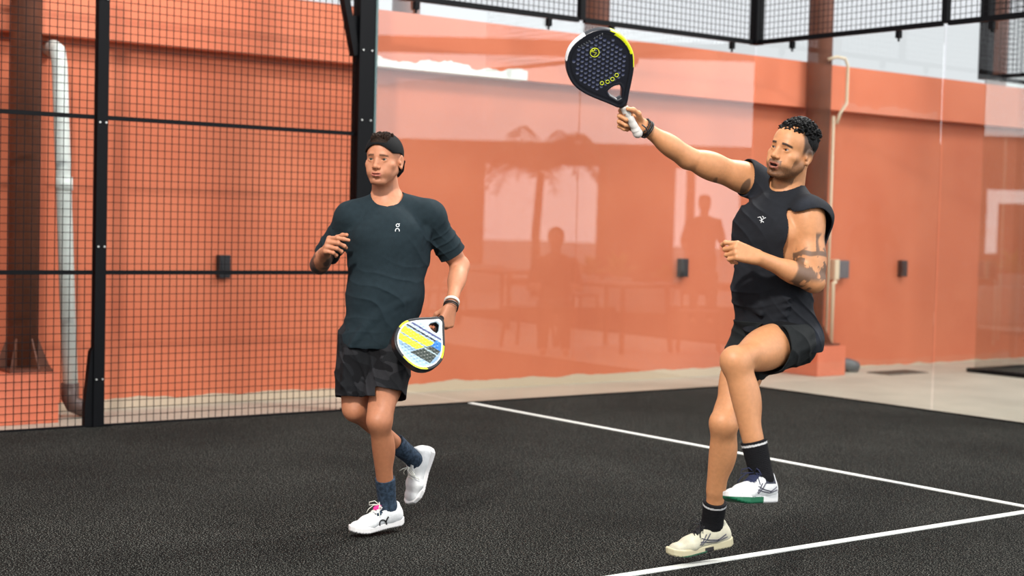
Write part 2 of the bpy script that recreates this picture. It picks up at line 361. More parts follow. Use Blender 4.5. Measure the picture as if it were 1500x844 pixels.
# wire mesh panels
def wires(mb, ax, p, a0, a1, z0, z1, st=.05, w=.004):
    f = (lambda s_, z: (s_, p, z)) if ax == 'x' else (lambda s_, z: (p, s_, z))
    n = int(round((a1-a0)/st)); m_ = int(round((z1-z0)/st))
    for i in range(n+1):
        s_ = a0+(a1-a0)*i/n; mb.bar(f(s_, z0), f(s_, z1), w)
    for j in range(m_+1):
        z = z0+(z1-z0)*j/m_; q = list(f(a0, z)); q2 = list(f(a1, z)); k_ = 1 if ax == 'x' else 0; q[k_] += .004; q2[k_] += .004; mb.bar(q, q2, w)
def fence(ax, p, a0, a1, z0, z1, rails, lb, group=None, rw=.035, rh=.04):
    f = (lambda s_, z: (s_, p, z)) if ax == 'x' else (lambda s_, z: (p, s_, z))
    o = tag(empty('mesh_fence_panel', f((a0+a1)/2, z0)), lb, 'fence panel', group); bx = Vector(o.location)
    mb = MB(); wires(mb, ax, p, a0, a1, z0, z1); c = mb.build('wire_mesh', M_wire, o); c.location = -bx
    for z in rails:
        c = MB().bar(f(a0, z), f(a1, z), rw, rh).build('rail', M_steelb, o); c.location = -bx
    return o
def post(x, y, z0, z1, wx, wy, lb, bolts=(), bdir=(1, 0), plate=.09, extra=None, group=None):
    o = tag(empty('steel_post', (x, y, z0)), lb, 'post', group)
    MB().box((-wx/2, -wy/2, 0), (wx/2, wy/2, z1-z0), .004).build('shaft', M_steelb, o)
    if plate: MB().box((-wx/2-.03, -plate, 0), (wx/2+.02, plate, .012), .003).build('base_plate', M_steelb, o)
    for z in bolts:
        for s_ in (-1, 1):
            MB().tube([(wx/2, s_*wy*.28, z), (wx/2+.008, s_*wy*.28, z)], .0065, 8).build('bolt', M_bolt, o)
    if extra: extra(o)
    return o
# side: posts at y -4 (heavy, with seal and brace), -6, -8 ; fences between
def heavy(o):
    MB().box((.03, .0655, 0), (.055, .083, 3.0)).build('glass_seal', M_edge, o)
    # tapered gusset and diagonal brace near the top
    b = MB(); b.add([(-.02,-.06,2.46),(-.02,-.06,2.84),(-.02,-.13,2.84),(-.02,-.10,2.66),(.02,-.06,2.46),(.02,-.06,2.84),(.02,-.13,2.84),(.02,-.10,2.66)],
        [(0,3,2,1),(4,5,6,7),(0,1,5,4),(1,2,6,5),(2,3,7,6),(3,0,4,7)]); b.bar((0, -.075, 2.56), (0, -.30, 3.5), .05, .065); b.build('brace', M_steelb, o)
post(0, -4.03, -.001, 6.0, .10, .13, 'heavy black steel post with diagonal brace left of the glass', (2.6, 2.1, 1.4, .6), extra=heavy)
def flange(o):
    MB().add([(-.03,-.035,0),(-.03,-.09,0),(-.03,-.09,.15),(-.03,-.055,.5),(-.03,-.035,.53),(.02,-.035,0),(.02,-.09,0),(.02,-.09,.15),(.02,-.055,.5),(.02,-.035,.53)],
        [(0,1,2,3,4),(9,8,7,6,5),(0,5,6,1),(1,6,7,2),(2,7,8,3),(3,8,9,4)]).build('foot_flange', M_steelb, o)
post(0, -6.0, -.012, 3.1, .06, .075, 'slim black fence post with zinc bolts at the left', (2.77, 1.98, 1.18, .32), extra=flange)
post(0, -8.0, -.012, 3.1, .06, .075, 'slim black fence post beyond the left edge of the picture', (1.4, .32))
fence('y', 0, -5.958, -4.10, .01, 3.0, (1.0, 2.0, 3.0), 'black wire mesh panel between the two black posts', rw=.02, rh=.028)
fence('y', 0, -7.96, -6.045, .01, 3.0, (1.0, 2.0, 3.0), 'black wire mesh panel at the left edge of the picture', rw=.02, rh=.028)
# mesh above the glass, its rail, posts
fence('y', 0, -1.975, -.05, 3.03, 4.0, (3.02, 4.0), 'wire mesh panel above the side glass next to the corner')
fence('y', 0, -3.95, -2.035, 3.03, 4.0, (3.02, 4.0), 'wire mesh panel above the side glass next to the heavy post')
fence('x', 0, .05, 1.975, 3.03, 4.0, (3.02, 4.0), 'wire mesh panel above the back glass right of the corner')
fence('x', 0, 2.035, 4.0, 3.03, 4.0, (3.02, 4.0), 'wire mesh panel above the back glass at the right edge')
post(0, 0, 3.0, 4.05, .09, .09, 'short black corner post above the meeting of two glass walls', plate=0)
MBp = MB().box((-.025, -2.03, 3.02), (.025, -1.98, 4.02)); tag(MBp.build('steel_post', M_steelb), 'thin black post above the middle seam of the side glass', 'post')
tag(MB().box((1.98, -.025, 3.02), (2.03, .025, 4.02)).build('steel_post', M_steelb), 'thin black post above the right back glass seam', 'post')
# neighbour frame
post(0, NY, -.012, 4.0, .09, .09, 'black corner post of the neighbouring court upper part', plate=0) if False else None
tag(MB().box((-.05, NY-.05, 2.95), (.06, NY+.05, 4.1)).build('steel_post', M_steelb), 'black corner post of the neighbouring court at the right', 'post')
fence('y', 0, NY+.07, NY+2.0, 2.98, 4.0, (2.97,), 'wire mesh over the neighbouring court side glass')
fence('x', NY, .07, 2.0, 2.98, 4.0, (2.97,), 'wire mesh over the neighbouring court end glass')
# ------------------------------------------------------------------ columns, pedestals, pipes, boxes
def column(y, lb, lb2, ph, pw, x=-.62, r=.12, gr=.12):
    o = tag(empty('steel_column', (x, y, ph)), lb, 'column')
    MB().tube([(0, 0, 0), (0, 0, 7)], r, 24).build('shaft', M_brown, o, True)
    for t in range(6):
        a = t*math.pi/3+.3; c, s_ = math.cos(a), math.sin(a); n = (-s_*.006, c*.006)
        v = []
        for q in (-1, 1):
            for rr, z in ((r*.95, 0), (r+gr, 0), (r+gr-.02, .03), (r*.95, .22)): v.append((c*rr+n[0]*q, s_*rr+n[1]*q, z))
        MB().add(v, [(0,1,2,3),(7,6,5,4),(0,4,5,1),(1,5,6,2),(2,6,7,3),(3,7,4,0)]).build('gusset', M_brown, o)
    MB().box((-.2, -r-gr+.03, -.004), (.22, r+gr-.06, .014)).build('base_plate', M_brown, o)
    if not lb2: return o
    p = MB().box((WX+.002, y-pw, -.012), (-.34, y+(pw if y > 0 else .155), ph-.006), .008).build('concrete_pedestal', M_ped); tag(p, lb2, 'pedestal')
column(1.53, 'brown steel column rising behind the right player', 'square terracotta pedestal under the brown column at the right', .28, .20)
column(-6.28, 'brown steel column behind the mesh at the far left', 'terracotta pedestal under the brown column at the far left', .33, .25, x=-.6, r=.10, gr=.09)
for y, lb in ((-.57, 'brown steel column rising beyond the wall, right of the middle seam'), (-2.69, 'brown steel column rising beyond the wall, above the white bare patch'), (5.59, 'brown steel column rising beyond the wall at the far right')):
    column(y, lb, None, 0, .20, x=-1.5)
p = tag(empty('drain_pipe', (-.60, -5.97, 0)), 'white plastic drain pipe with a brown elbow at the left', 'pipe')
MB().tube([(-.245, -.06, 2.50), (-.14, -.07, 2.5), (-.04, -.078, 2.47), (0, -.08, 2.38), (.01, .02, .19)], .052, 20).build('pipe', M_pvc, p, True)
MB().tube([(.006, -.038, 1.53), (.006, -.041, 1.62)], .057, 20).build('coupling', M_pvc, p, True)
MB().tube([(.01, .02, .22), (.01, .02, .12), (.02, .04, .075), (.04, .09, .052), (.05, .15, .052)], .060, 20).build('elbow', M_pvcb, p, True)
cd = tag(empty('conduit', (-.72, 1.87, 0)), 'thin cream conduit running up the wall beside the brown column', 'conduit')
MB().tube([(0, .0, .22), (0, .0, 2.52)], .017, 10).build('pipe', M_conduit, cd, True)
cd = tag(empty('conduit', (-.72, 1.95, 0)), 'short cream conduit dropping from the grey box to the pedestal', 'conduit')
MB().tube([(0, .0, .16), (0, .0, .82), (0, .0, .86), (.0, .04, .88)], .020, 10).build('pipe', M_conduit, cd, True)
cd = tag(empty('conduit', (-.56, 1.52, 0)), 'cream conduit bending over the terracotta beam at the column', 'conduit')
MB().tube([(.09, -.04, 3.03), (.12, .05, 3.06), (.13, .16, 3.05), (.14, .19, 2.98), (.14, .19, 2.62), (.12, .12, 2.52), (.12, .08, 2.42)], .015, 10).build('pipe', M_conduit, cd, True)
b = tag(empty('junction_box', (WX, 2.13, 1.0)), 'grey junction box with a cream side strip on the terracotta wall', 'junction box')
MB().box((0, -.04, -.09), (.07, .13, .09), .006).build('cover', M_gbox, b); MB().box((0, -.11, -.105), (.09, -.042, .10), .006).build('side_strip', M_conduit, b)
for y, lb in ((-4.70, 'small black wall box seen through the mesh fence'), (-.02, 'small black wall box seen through the side glass'), (3.15, 'small black wall box right of the grey junction box')):
    b = tag(empty('wall_box', (WX, y, 1.01)), lb, 'wall box')
    MB().box((0, -.045, -.085), (.06, .045, .085), .006).build('housing', M_bbox, b); MB().box((.0605, -.03, -.05), (.066, .03, .055), .002).build('cover_plate', M_bbox, b)
e_ = tag(empty('pipe_elbow', (-.58, 1.93, 0)), 'dark grey pipe elbow beside the terracotta pedestal', 'pipe')
MB().tube([(-.05, 0, .06), (0, 0, .07), (.02, .10, .06), (.03, .2, .03)], .065, 16).build('elbow', M_gbox, e_, True)
g_ = MB().box((-.42, 2.15, -.012), (-.14, 2.75, -.004))
for i in range(14): g_.box((-.40+.0, 2.17+i*.041, -.004), (-.16, 2.185+i*.041, .001))
tag(g_.build('floor_grate', mat('dark_grate', srgb(88, 78, 70), .6)), 'flat dark drain grate in the concrete by the wall', 'grate')
# ------------------------------------------------------------------ figure tools
def limb(F, a, b, ra, rb, k=.02, g=0): F.fc(a, b, ra, rb, k=k, g=g)
def arm(F, sh, el, wr, sc=1, g=0):
    sh, el, wr = map(np.array, (sh, el, wr)); ax = nrm(el-sh); fo = nrm(wr-el)
    F.ell(sh+ax*.035*sc, (.058*sc, .056*sc, .078*sc), frame_z(ax), k=.03, g=g)          # deltoid
    F.fc(sh, el, .046*sc, .039*sc, k=.03, g=g)
    bend = nrm(np.cross(np.cross(ax, fo), ax)) if np.linalg.norm(np.cross(ax, fo)) > .05 else ax*0
    F.ell(sh+ax*.165*sc+bend*.014, (.042*sc, .042*sc, .080*sc), frame_z(ax), k=.03, g=g)  # biceps
    F.ell(sh+ax*.15*sc-bend*.014, (.040*sc, .042*sc, .085*sc), frame_z(ax), k=.03, g=g)  # triceps
    F.ell(el, (.036*sc,)*3, k=.02, g=g)
    L = np.linalg.norm(wr-el); F.ell(el+fo*.085*sc, (.041*sc, .043*sc, .085*sc), frame_z(fo), k=.03, g=g)
    F.fc(el, wr, .037*sc, .026*sc, k=.02, g=g)
def frame_z(z, x=None):
    z = nrm(z); x = np.array([.31, .47, .2]) if x is None else np.array(x, float); x = nrm(x-z*(x@z)); return np.array([x, np.cross(z, x), z])
def leg(F, hip, kn, an, fwd, sc=1, g=0, shin=True, s2=1.):
    hip, kn, an = map(np.array, (hip, kn, an)); ax = nrm(kn-hip); sx = nrm(an-kn); fwd = np.array(fwd, float)
    ft = nrm(fwd-ax*(fwd@ax)); fs = nrm(fwd-sx*(fwd@sx))
    F.fc(hip, kn, .082*sc, .050*sc, k=.04, g=g)
    F.ell(hip+(kn-hip)*.42+ft*.020, (.068*sc, .066*sc, .15*sc), frame_z(ax), k=.04, g=g)   # quads
    F.ell(hip+(kn-hip)*.40-ft*.022, (.066*sc, .060*sc, .15*sc), frame_z(ax), k=.04, g=g)   # hamstrings
    if not shin: return
    sc = sc*s2
    F.ell(hip+(kn-hip)*.86+ft*.012+np.cross(ax, ft)*.028, (.026, .026, .05), frame_z(ax), k=.03, g=g)
    F.ell(hip+(kn-hip)*.86+ft*.012-np.cross(ax, ft)*.028, (.026, .026, .05), frame_z(ax), k=.03, g=g)
    F.ell(kn+nrm(ft+fs)*.026, (.030*sc, .030*sc, .032*sc), k=.022, g=g)                      # kneecap
    F.ell(kn, (.047*sc,)*3, k=.03, g=g)
    F.fc(kn, an, .042*sc, .031*sc, k=.03, g=g)
    F.ell(kn+sx*.135-fs*.026, (.046*sc, .042*sc, .095*sc), frame_z(sx, np.cross(sx, fs)), k=.035, g=g)   # calf
    F.fc(kn+fs*.014, kn+sx*.3+fs*.008, .028*sc, .024*sc, k=.03, g=g)
def hand(F, w, Fd, N, side, curls, thumb, sc=1., spread=.03):
    """w wrist, Fd to knuckles, N back of the hand, side +1 right / -1 left hand"""
    Fd = nrm(Fd); N = nrm(N-Fd*(np.array(N)@Fd)); Sd = np.cross(N, Fd)*side
    P = lambda f, s_, n: np.array(w)+(Fd*f+Sd*s_+N*n)*sc
    D = lambda f, s_, n: nrm(Fd*f+Sd*s_+N*n)
    off = (.029, .010, -.010, -.028); kf = (.090, .094, .089, .081)
    for o, f in zip(off, kf): F.fc(P(.005, o*.55, 0), P(f-.004, o, .001), .0150*sc, .0115*sc, k=.014)
    F.fc(P(.02, .010, -.008), P(.055, .022, -.010), .017*sc, .012*sc, k=.014)
    F.fc(P(.02, -.014, -.008), P(.06, -.022, -.009), .014*sc, .011*sc, k=.014)
    seg = ((.045, .027, .021), (.049, .031, .022), (.046, .029, .022), (.036, .022, .019)); rad = (.0092, .0094, .0090, .0080)
    pts_all = []
    for i in range(4):
        p = P(kf[i], off[i], 0); th = 0; r = rad[i]*sc; pts = [p]
        for j in range(3):
            th += math.radians(curls[i][j]); d = Fd*math.cos(th)-N*math.sin(th)+Sd*(spread*(1.5-i)); q = p+nrm(d)*seg[i][j]*sc
            F.fc(p, q, r*(1-.06*j), r*(.95-.08*j), k=.0025 if j else .008)
            if j: F.ell(p, (r*1.03,)*3, k=.003)
            p = q; pts.append(p)
        pts_all.append(pts)
    p = P(.018, .022, -.010); r = .0115*sc
    for (f, s_, n), ln, r2 in zip(thumb, (.045, .034, .027), (.0105, .0098, .0085)):
        q = p+D(f, s_, n)*ln*sc; F.fc(p, q, r, r2*sc, k=.008); r = r2*sc; p = q
    return Fd, Sd, N, pts_all
def head(F, c, A, mouth=0., sc=1., jaw=1., slit=.0050):
    """A rows: person's left, forward, up"""
    A = np.array(A); W = lambda x, y, z: np.array(c)+(A[0]*x+A[1]*y+A[2]*z)*sc
    R = lambda *r: tuple(q*sc for q in r)
    e = lambda p, r, k=.012, op='u', AA=None: F.ell(W(*p), R(*r), A if AA is None else AA, k=k*sc, op=op)
    cp = lambda p, q, r1, r2=None, k=.008, op='u': F.fc(W(*p), W(*q), r1*sc, (r2 or r1)*sc, k=k*sc, op=op)
    e((0, -.014, .030), (.074, .096, .084), .03); e((0, .028, -.030), (.062, .062, .080), .03)
    e((0, .040, .040), (.058, .050, .050), .03)                       # forehead
    for s_ in (-1, 1):
        cp((s_*.056*jaw, .004, -.050), (s_*.024, .066, -.098), .017, .014, .03)
        e((s_*.046, .052, -.024), (.022, .024, .018), .02)            # cheekbone
        e((s_*.036, .062, -.055), (.020, .022, .024), .02)
    e((0, .076, -.099), (.019, .016, .014), .02)                      # chin
    cp((-.030, .083, .020), (.030, .083, .020), .0085, None, .016)   # brow ridge
    e((0, .080, -.066), (.026, .020, .022), .018)                     # muzzle
    for s_ in (-1, 1):
        e((s_*.032, .100, .002), (.0165, .012, .0105), .012, 's')
        e((s_*.0315, .0735, .001), (.0155, .0140, .0135), .006)
        EA = np.array([nrm(A[0]+A[2]*.10*s_), A[1], nrm(A[2]-A[0]*.10*s_)])
        e((s_*.0320, .0900, .0005), (.0142, .0135, slit), .002, 's', EA)
    cp((0, .087, .012), (0, .107, -.026), .0065, .0085, .012); cp((0, .082, -.005), (0, .096, -.035), .0105, .0125, .012)
    e((0, .1095, -.0325), (.0098, .0095, .0085), .008)
    for s_ in (-1, 1):
        e((s_*.0125, .0985, -.0355), (.0078, .0095, .0068), .006); e((s_*.0065, .103, -.0425), (.0036, .005, .0030), .003, 's')
    zm = -.0655
    for s_ in (-1, 1):
        cp((0, .1005, zm+.004+mouth*.25), (s_*.011, .0995, zm+.0055+mouth*.25), .0042, .0042, .004); cp((s_*.011, .0995, zm+.0055+mouth*.25), (s_*.0245, .088, zm), .0042, .003, .004)
        cp((0, .0995, zm-.007-mouth), (s_*.0245, .088, zm-.001-mouth*.5), .0052, .003, .005)
    e((0, .1, zm-.0005-mouth*.4), (.021, .016, .0016+mouth*.55), .003, 's')
    e((0, .092, -.086-mouth), (.016, .008, .005), .01, 's')
    for s_ in (-1, 1):
        EA = np.array([A[0]*1.0+A[1]*.35*s_, A[1]-A[0]*.35*s_, A[2]]); EA = np.array([nrm(q) for q in EA])
        e((s_*.079, -.010, -.006), (.0075, .019, .031), .006, 'u', EA)
        e((s_*.0865, -.004, -.001), (.0055, .0105, .018), .005, 's', EA); e((s_*.081, .006, -.012), (.005, .006, .008), .005)
        e((s_*.083, -.006, -.033), (.0055, .009, .009), .005)
    return W
def eyes(parent, W, A, sc, look, iris, m_eye):
    def colf(v): return v
    for s_ in (-1, 1):
        c = W(s_*.0315, .0728, .0010); r = .0122*sc; bm = bmesh.new(); bmesh.ops.create_uvsphere(bm, u_segments=24, v_segments=16, radius=r)
        d = nrm(look); me = bpy.data.meshes.new('eye'); vs = [np.array(q.co) for q in bm.verts]; bm.to_mesh(me); bm.free()
        ca = me.color_attributes.new('Col', 'FLOAT_COLOR', 'POINT')
        for i, q in enumerate(vs):
            t = math.acos(max(-1, min(1, (q/r)@d))); ca.data[i].color = (.01, .01, .01, 1) if t < .26 else ((*iris, 1) if t < .56 else (.34, .29, .26, 1))
        me.materials.append(m_eye); me.polygons.foreach_set('use_smooth', [True]*len(me.polygons))
        o = link(bpy.data.objects.new('eye', me), parent); o.location = tuple(c)
def ring(name, c, axis, r, th, h, m_, parent, ov=1., L=None):
    """band round a wrist"""
    A = frame_z(axis, L); mb = MB(); pts = [np.array(c)+A[0]*math.cos(t)*r*ov+A[1]*math.sin(t)*r for t in np.linspace(0, 2*math.pi, 28, endpoint=False)]
    n = len(pts); vs = []
    for p in pts:
        o = nrm(p-np.array(c))
        for a_, b_ in ((0, -h/2), (th, -h/2*.8), (th, h/2*.8), (0, h/2)): vs.append(p+o*a_+A[2]*b_)
    fs = [(i*4+j, i*4+(j+1) % 4, ((i+1) % n)*4+(j+1) % 4, ((i+1) % n)*4+j) for i in range(n) for j in range(4)]
    return mb.add(vs, fs).build(name, m_, parent, True)
SOLE = [(-.082, 0), (-.078, .022), (-.060, .036), (-.02, .038), (.04, .037), (.09, .045), (.13, .052), (.165, .049), (.195, .034), (.210, .010), (.212, -.006),
        (.200, -.026), (.17, -.041), (.13, -.047), (.09, -.042), (.04, -.034), (-.02, -.035), (-.060, -.034), (-.078, -.022)]
def shoe(parent, an, toe, up, side, m_up, m_sole, m_lace, m_in, colf=None, solef=None, sc=1., label=None, name='shoe', opening=None, flare=0, m_tongue=None, bow=True):
    """an: ankle joint; toe direction; up direction. side +1: the big toe lies at +y(left of toe dir)"""
    X = nrm(toe); Z = nrm(np.array(up)-X*(np.array(up)@X)); Y = np.cross(Z, X)*side; A = np.array([X, Y, Z]); O = np.array(an)-Z*.092*sc
    xf = lambda v: O+(v*sc)@A
    so = np.array(SOLE)
    F = Field()
    F.fc((-.040, 0, .052), (.0, 0, .056), .036, .037, .040, .040, L=(0, 1, 0), k=.02)
    F.fc((-.046, 0, .045), (-.042, 0, .098), .031, .027, .026, .018, L=(0, 1, 0), k=.02)      # heel counter and tab
    F.fc((-.02, 0, .07), (.03, 0, .082), .033, .034, .026, .024, L=(0, 1, 0), k=.02)           # collar
    F.fc((0, 0, .055), (.11, .003, .038), .036, .046, .045, .031, L=(0, 1, 0), k=.03)
    F.fc((.11, .003, .036), (.172, .002, .031), .047, .034, .029, .019, L=(0, 1, 0), k=.02)
    F.fc((.17, .002, .03), (.185, .002, .028), .034, .026, .018, .015, L=(0, 1, 0), k=.02)
    F.fc((.035, .0, .088), (.10, .002, .060), .019, .020, .012, .010, L=(0, 1, 0), k=.012)      # eyestay
    F.fc((-.012, 0, .066), (-.008, 0, .15), .028, .034, .030, .036, L=(0, 1, 0), k=.008, op='s')  # opening
    F.post = lambda P, d: np.maximum(d, .016-P[..., 2])
    o = F.build(name, .0024, m_up, parent, color=colf, xf=xf)
    if label: o['label'] = label
    G = Field()
    def sf(P):
        x, y, z = P[..., 0], P[..., 1], P[..., 2]; rocker = np.maximum(x-.12, 0)**2*2.2+np.maximum(-.05-x, 0)**2*6
        d = extr(polysd(x, y, so*(1, 1))+np.maximum(.0, .0), z-rocker-.014-np.where(x < .03, .004, 0), .0155+np.where(x < .03, .003, 0), .007)
        gr = np.abs(((x+.5) % .014)-.007)-.0013      # tread grooves under the sole
        g2 = np.maximum(gr, z-rocker-.004); return np.maximum(d, -g2)
    G.custom(sf, (.065, 0, .02), .155)
    G.build('sole', .0024, m_sole, o, color=solef, xf=xf)
    # tongue
    T = Field(); T.fc((.095, .002, .062), (.030, 0, .112), .022, .025, .008, .007, L=(0, 1, 0), k=.01); T.fc((.030, 0, .112), (.026, 0, .126), .024, .022, .005, .005, L=(0, 1, 0), k=.01); T.build('tongue', .0024, m_tongue or m_in, o, xf=xf)
    # laces
    mb = MB(); tp = lambda x, y, z: xf(np.array([[x, y, z]]))[0]
    for i in range(6):
        x = .046+i*.0125; z = .100-i*.0072
        mb.tube([tp(x, -.024, z-.012), tp(x+.002, -.012, z+.001), tp(x+.004, .004, z+.003), tp(x+.006, .016, z), tp(x+.008, .026, z-.012)], .0022*sc, 6)
        mb.tube([tp(x+.008, -.024, z-.014), tp(x+.005, -.010, z+.001), tp(x+.002, .012, z), tp(x, .024, z-.012)], .0022*sc, 6)
    if bow:
        for s_ in (-1, 1):
            mb.tube([tp(.045, 0, .110), tp(.060, s_*.018, .128), tp(.074, s_*.040, .120), tp(.070, s_*.048, .104), tp(.058, s_*.030, .108), tp(.046, s_*.004, .110)], .0021*sc, 6)
            mb.tube([tp(.045, 0, .110), tp(.064, s_*.022, .108), tp(.078, s_*.042, .088), tp(.082, s_*.052, .070)], .0021*sc, 6)
        mb.tube([tp(.042, -.006, .110), tp(.046, .0, .114), tp(.050, .006, .110)], .0045*sc, 8)
    mb.build('laces', m_lace, o, True)
    return o, xf
# colours
def C3(*c): return np.array(srgb(*c)[:3])
def skincol(v, base, marks):
    c = np.tile(base, (len(v), 1)); n = wob(v, 9, 3)[:, None]; c = c*(1+.05*n)
    for fn, col, amt in marks: m_ = np.clip(fn(v), 0, 1)[:, None]*amt; c = c*(1-m_)+col*m_
    return np.clip(c, 0, 1)
def seg_t(v, a, b):
    ab = np.array(b)-np.array(a); t = np.clip(((v-a)@ab)/(ab@ab), -.3, 1.3); return t, np.sqrt(((v-a-t[:, None]*ab)**2).sum(1))
def ss(x, a, b): t = np.clip((x-a)/(b-a), 0, 1); return t*t*(3-2*t)
M_eye = mat('eye_surface', (1, 1, 1, 1), .15, attr=True)
M_skin1 = mat('tanned_skin', (1, 1, 1, 1), .50, noise=60, amt=.05, bump=.25, bscale=260, attr=True, sss=.08, spec=.4)
M_skin2 = mat('warm_skin', (1, 1, 1, 1), .5, noise=60, amt=.05, bump=.25, bscale=260, attr=True, sss=.08, spec=.5)
def cloth(name, col, amt=.15, bump=.5, scale=420, attr=False, rough=.85, noise=50): return mat(name, col, rough, noise=noise, amt=amt, bump=bump, bscale=scale, spec=.2, attr=attr)
M_tee = cloth('dark_slate_jersey', srgb(29, 42, 48), .08)
M_camo = cloth('black_camouflage_cloth', srgb(34, 34, 37), .08, attr=True)
M_cap = cloth('black_cap_cloth', srgb(12, 13, 15), .1)
M_hair1 = mat('dark_brown_hair', srgb(44, 30, 22), .7, noise=120, amt=.3, bump=.6, bscale=200, spec=.15)
M_hair2 = mat('black_hair', srgb(12, 11, 12), .6, noise=120, amt=.3, bump=.6, bscale=200, spec=.2)
M_sock1 = cloth('slate_blue_sock_knit', srgb(58, 74, 92), .3, .9, 300, noise=70)
M_sock2 = cloth('black_sock_knit', srgb(16, 16, 19), .1, .8, 300, attr=True)
M_white = mat('white_shoe_fabric', srgb(226, 228, 228), .6, noise=90, amt=.04, bump=.4, bscale=350)
M_wsole = mat('white_foam_sole', srgb(232, 230, 228), .5)
M_offwhite = mat('worn_off_white_shoe_fabric', (1, 1, 1, 1), .6, noise=60, amt=.06, bump=.4, bscale=350, attr=True)
M_wht2 = mat('white_and_green_shoe_fabric', (1, 1, 1, 1), .55, noise=60, amt=.04, bump=.4, bscale=350, attr=True)
M_solea = mat('two_tone_sole', (1, 1, 1, 1), .5, attr=True)
M_lacew = mat('white_lace', srgb(225, 226, 215), .8)
M_lacen = mat('navy_lace', srgb(26, 34, 66), .8)
M_laceb = mat('black_lace', srgb(20, 20, 24), .8)
M_pink = mat('pink_tongue_tab', srgb(225, 45, 140), .7)
M_tank = cloth('charcoal_washed_jersey', srgb(50, 54, 60), .08, attr=True)
M_short2 = cloth('black_woven_short', srgb(30, 33, 34), .1)
M_comp = cloth('black_compression_fabric', srgb(12, 12, 14), .1)
M_mark = mat('silver_print', srgb(215, 218, 220), .5)
M_blackmark = mat('black_print', srgb(22, 22, 24), .5)
M_bandw = mat('white_wristband', srgb(205, 198, 188), .6)
M_bandb = mat('black_band', srgb(22, 20, 20), .45)
def strokes(name, bvh, lines, r, m_, parent, lift=.001, closed=None):
    mb = MB()
    for i, ln in enumerate(lines):
        p = drape(bvh, dense(ln, 1.2), lift)
        if len(p) > 1: mb.tube(p, r, 6)
    return mb.build(name, m_, parent, True) if mb.v else None
HB = .0027 if not QUICK else .005
def field_shell(F, th, cuts):
    """hollow cloth: keep only a shell of thickness th, cut by planes [(point, outward normal, wave)]"""
    def post(P, d):
        d = np.maximum(d, -(d+th))
        for fn in cuts: d = np.maximum(d, fn(P))
        return d
    F.post = post
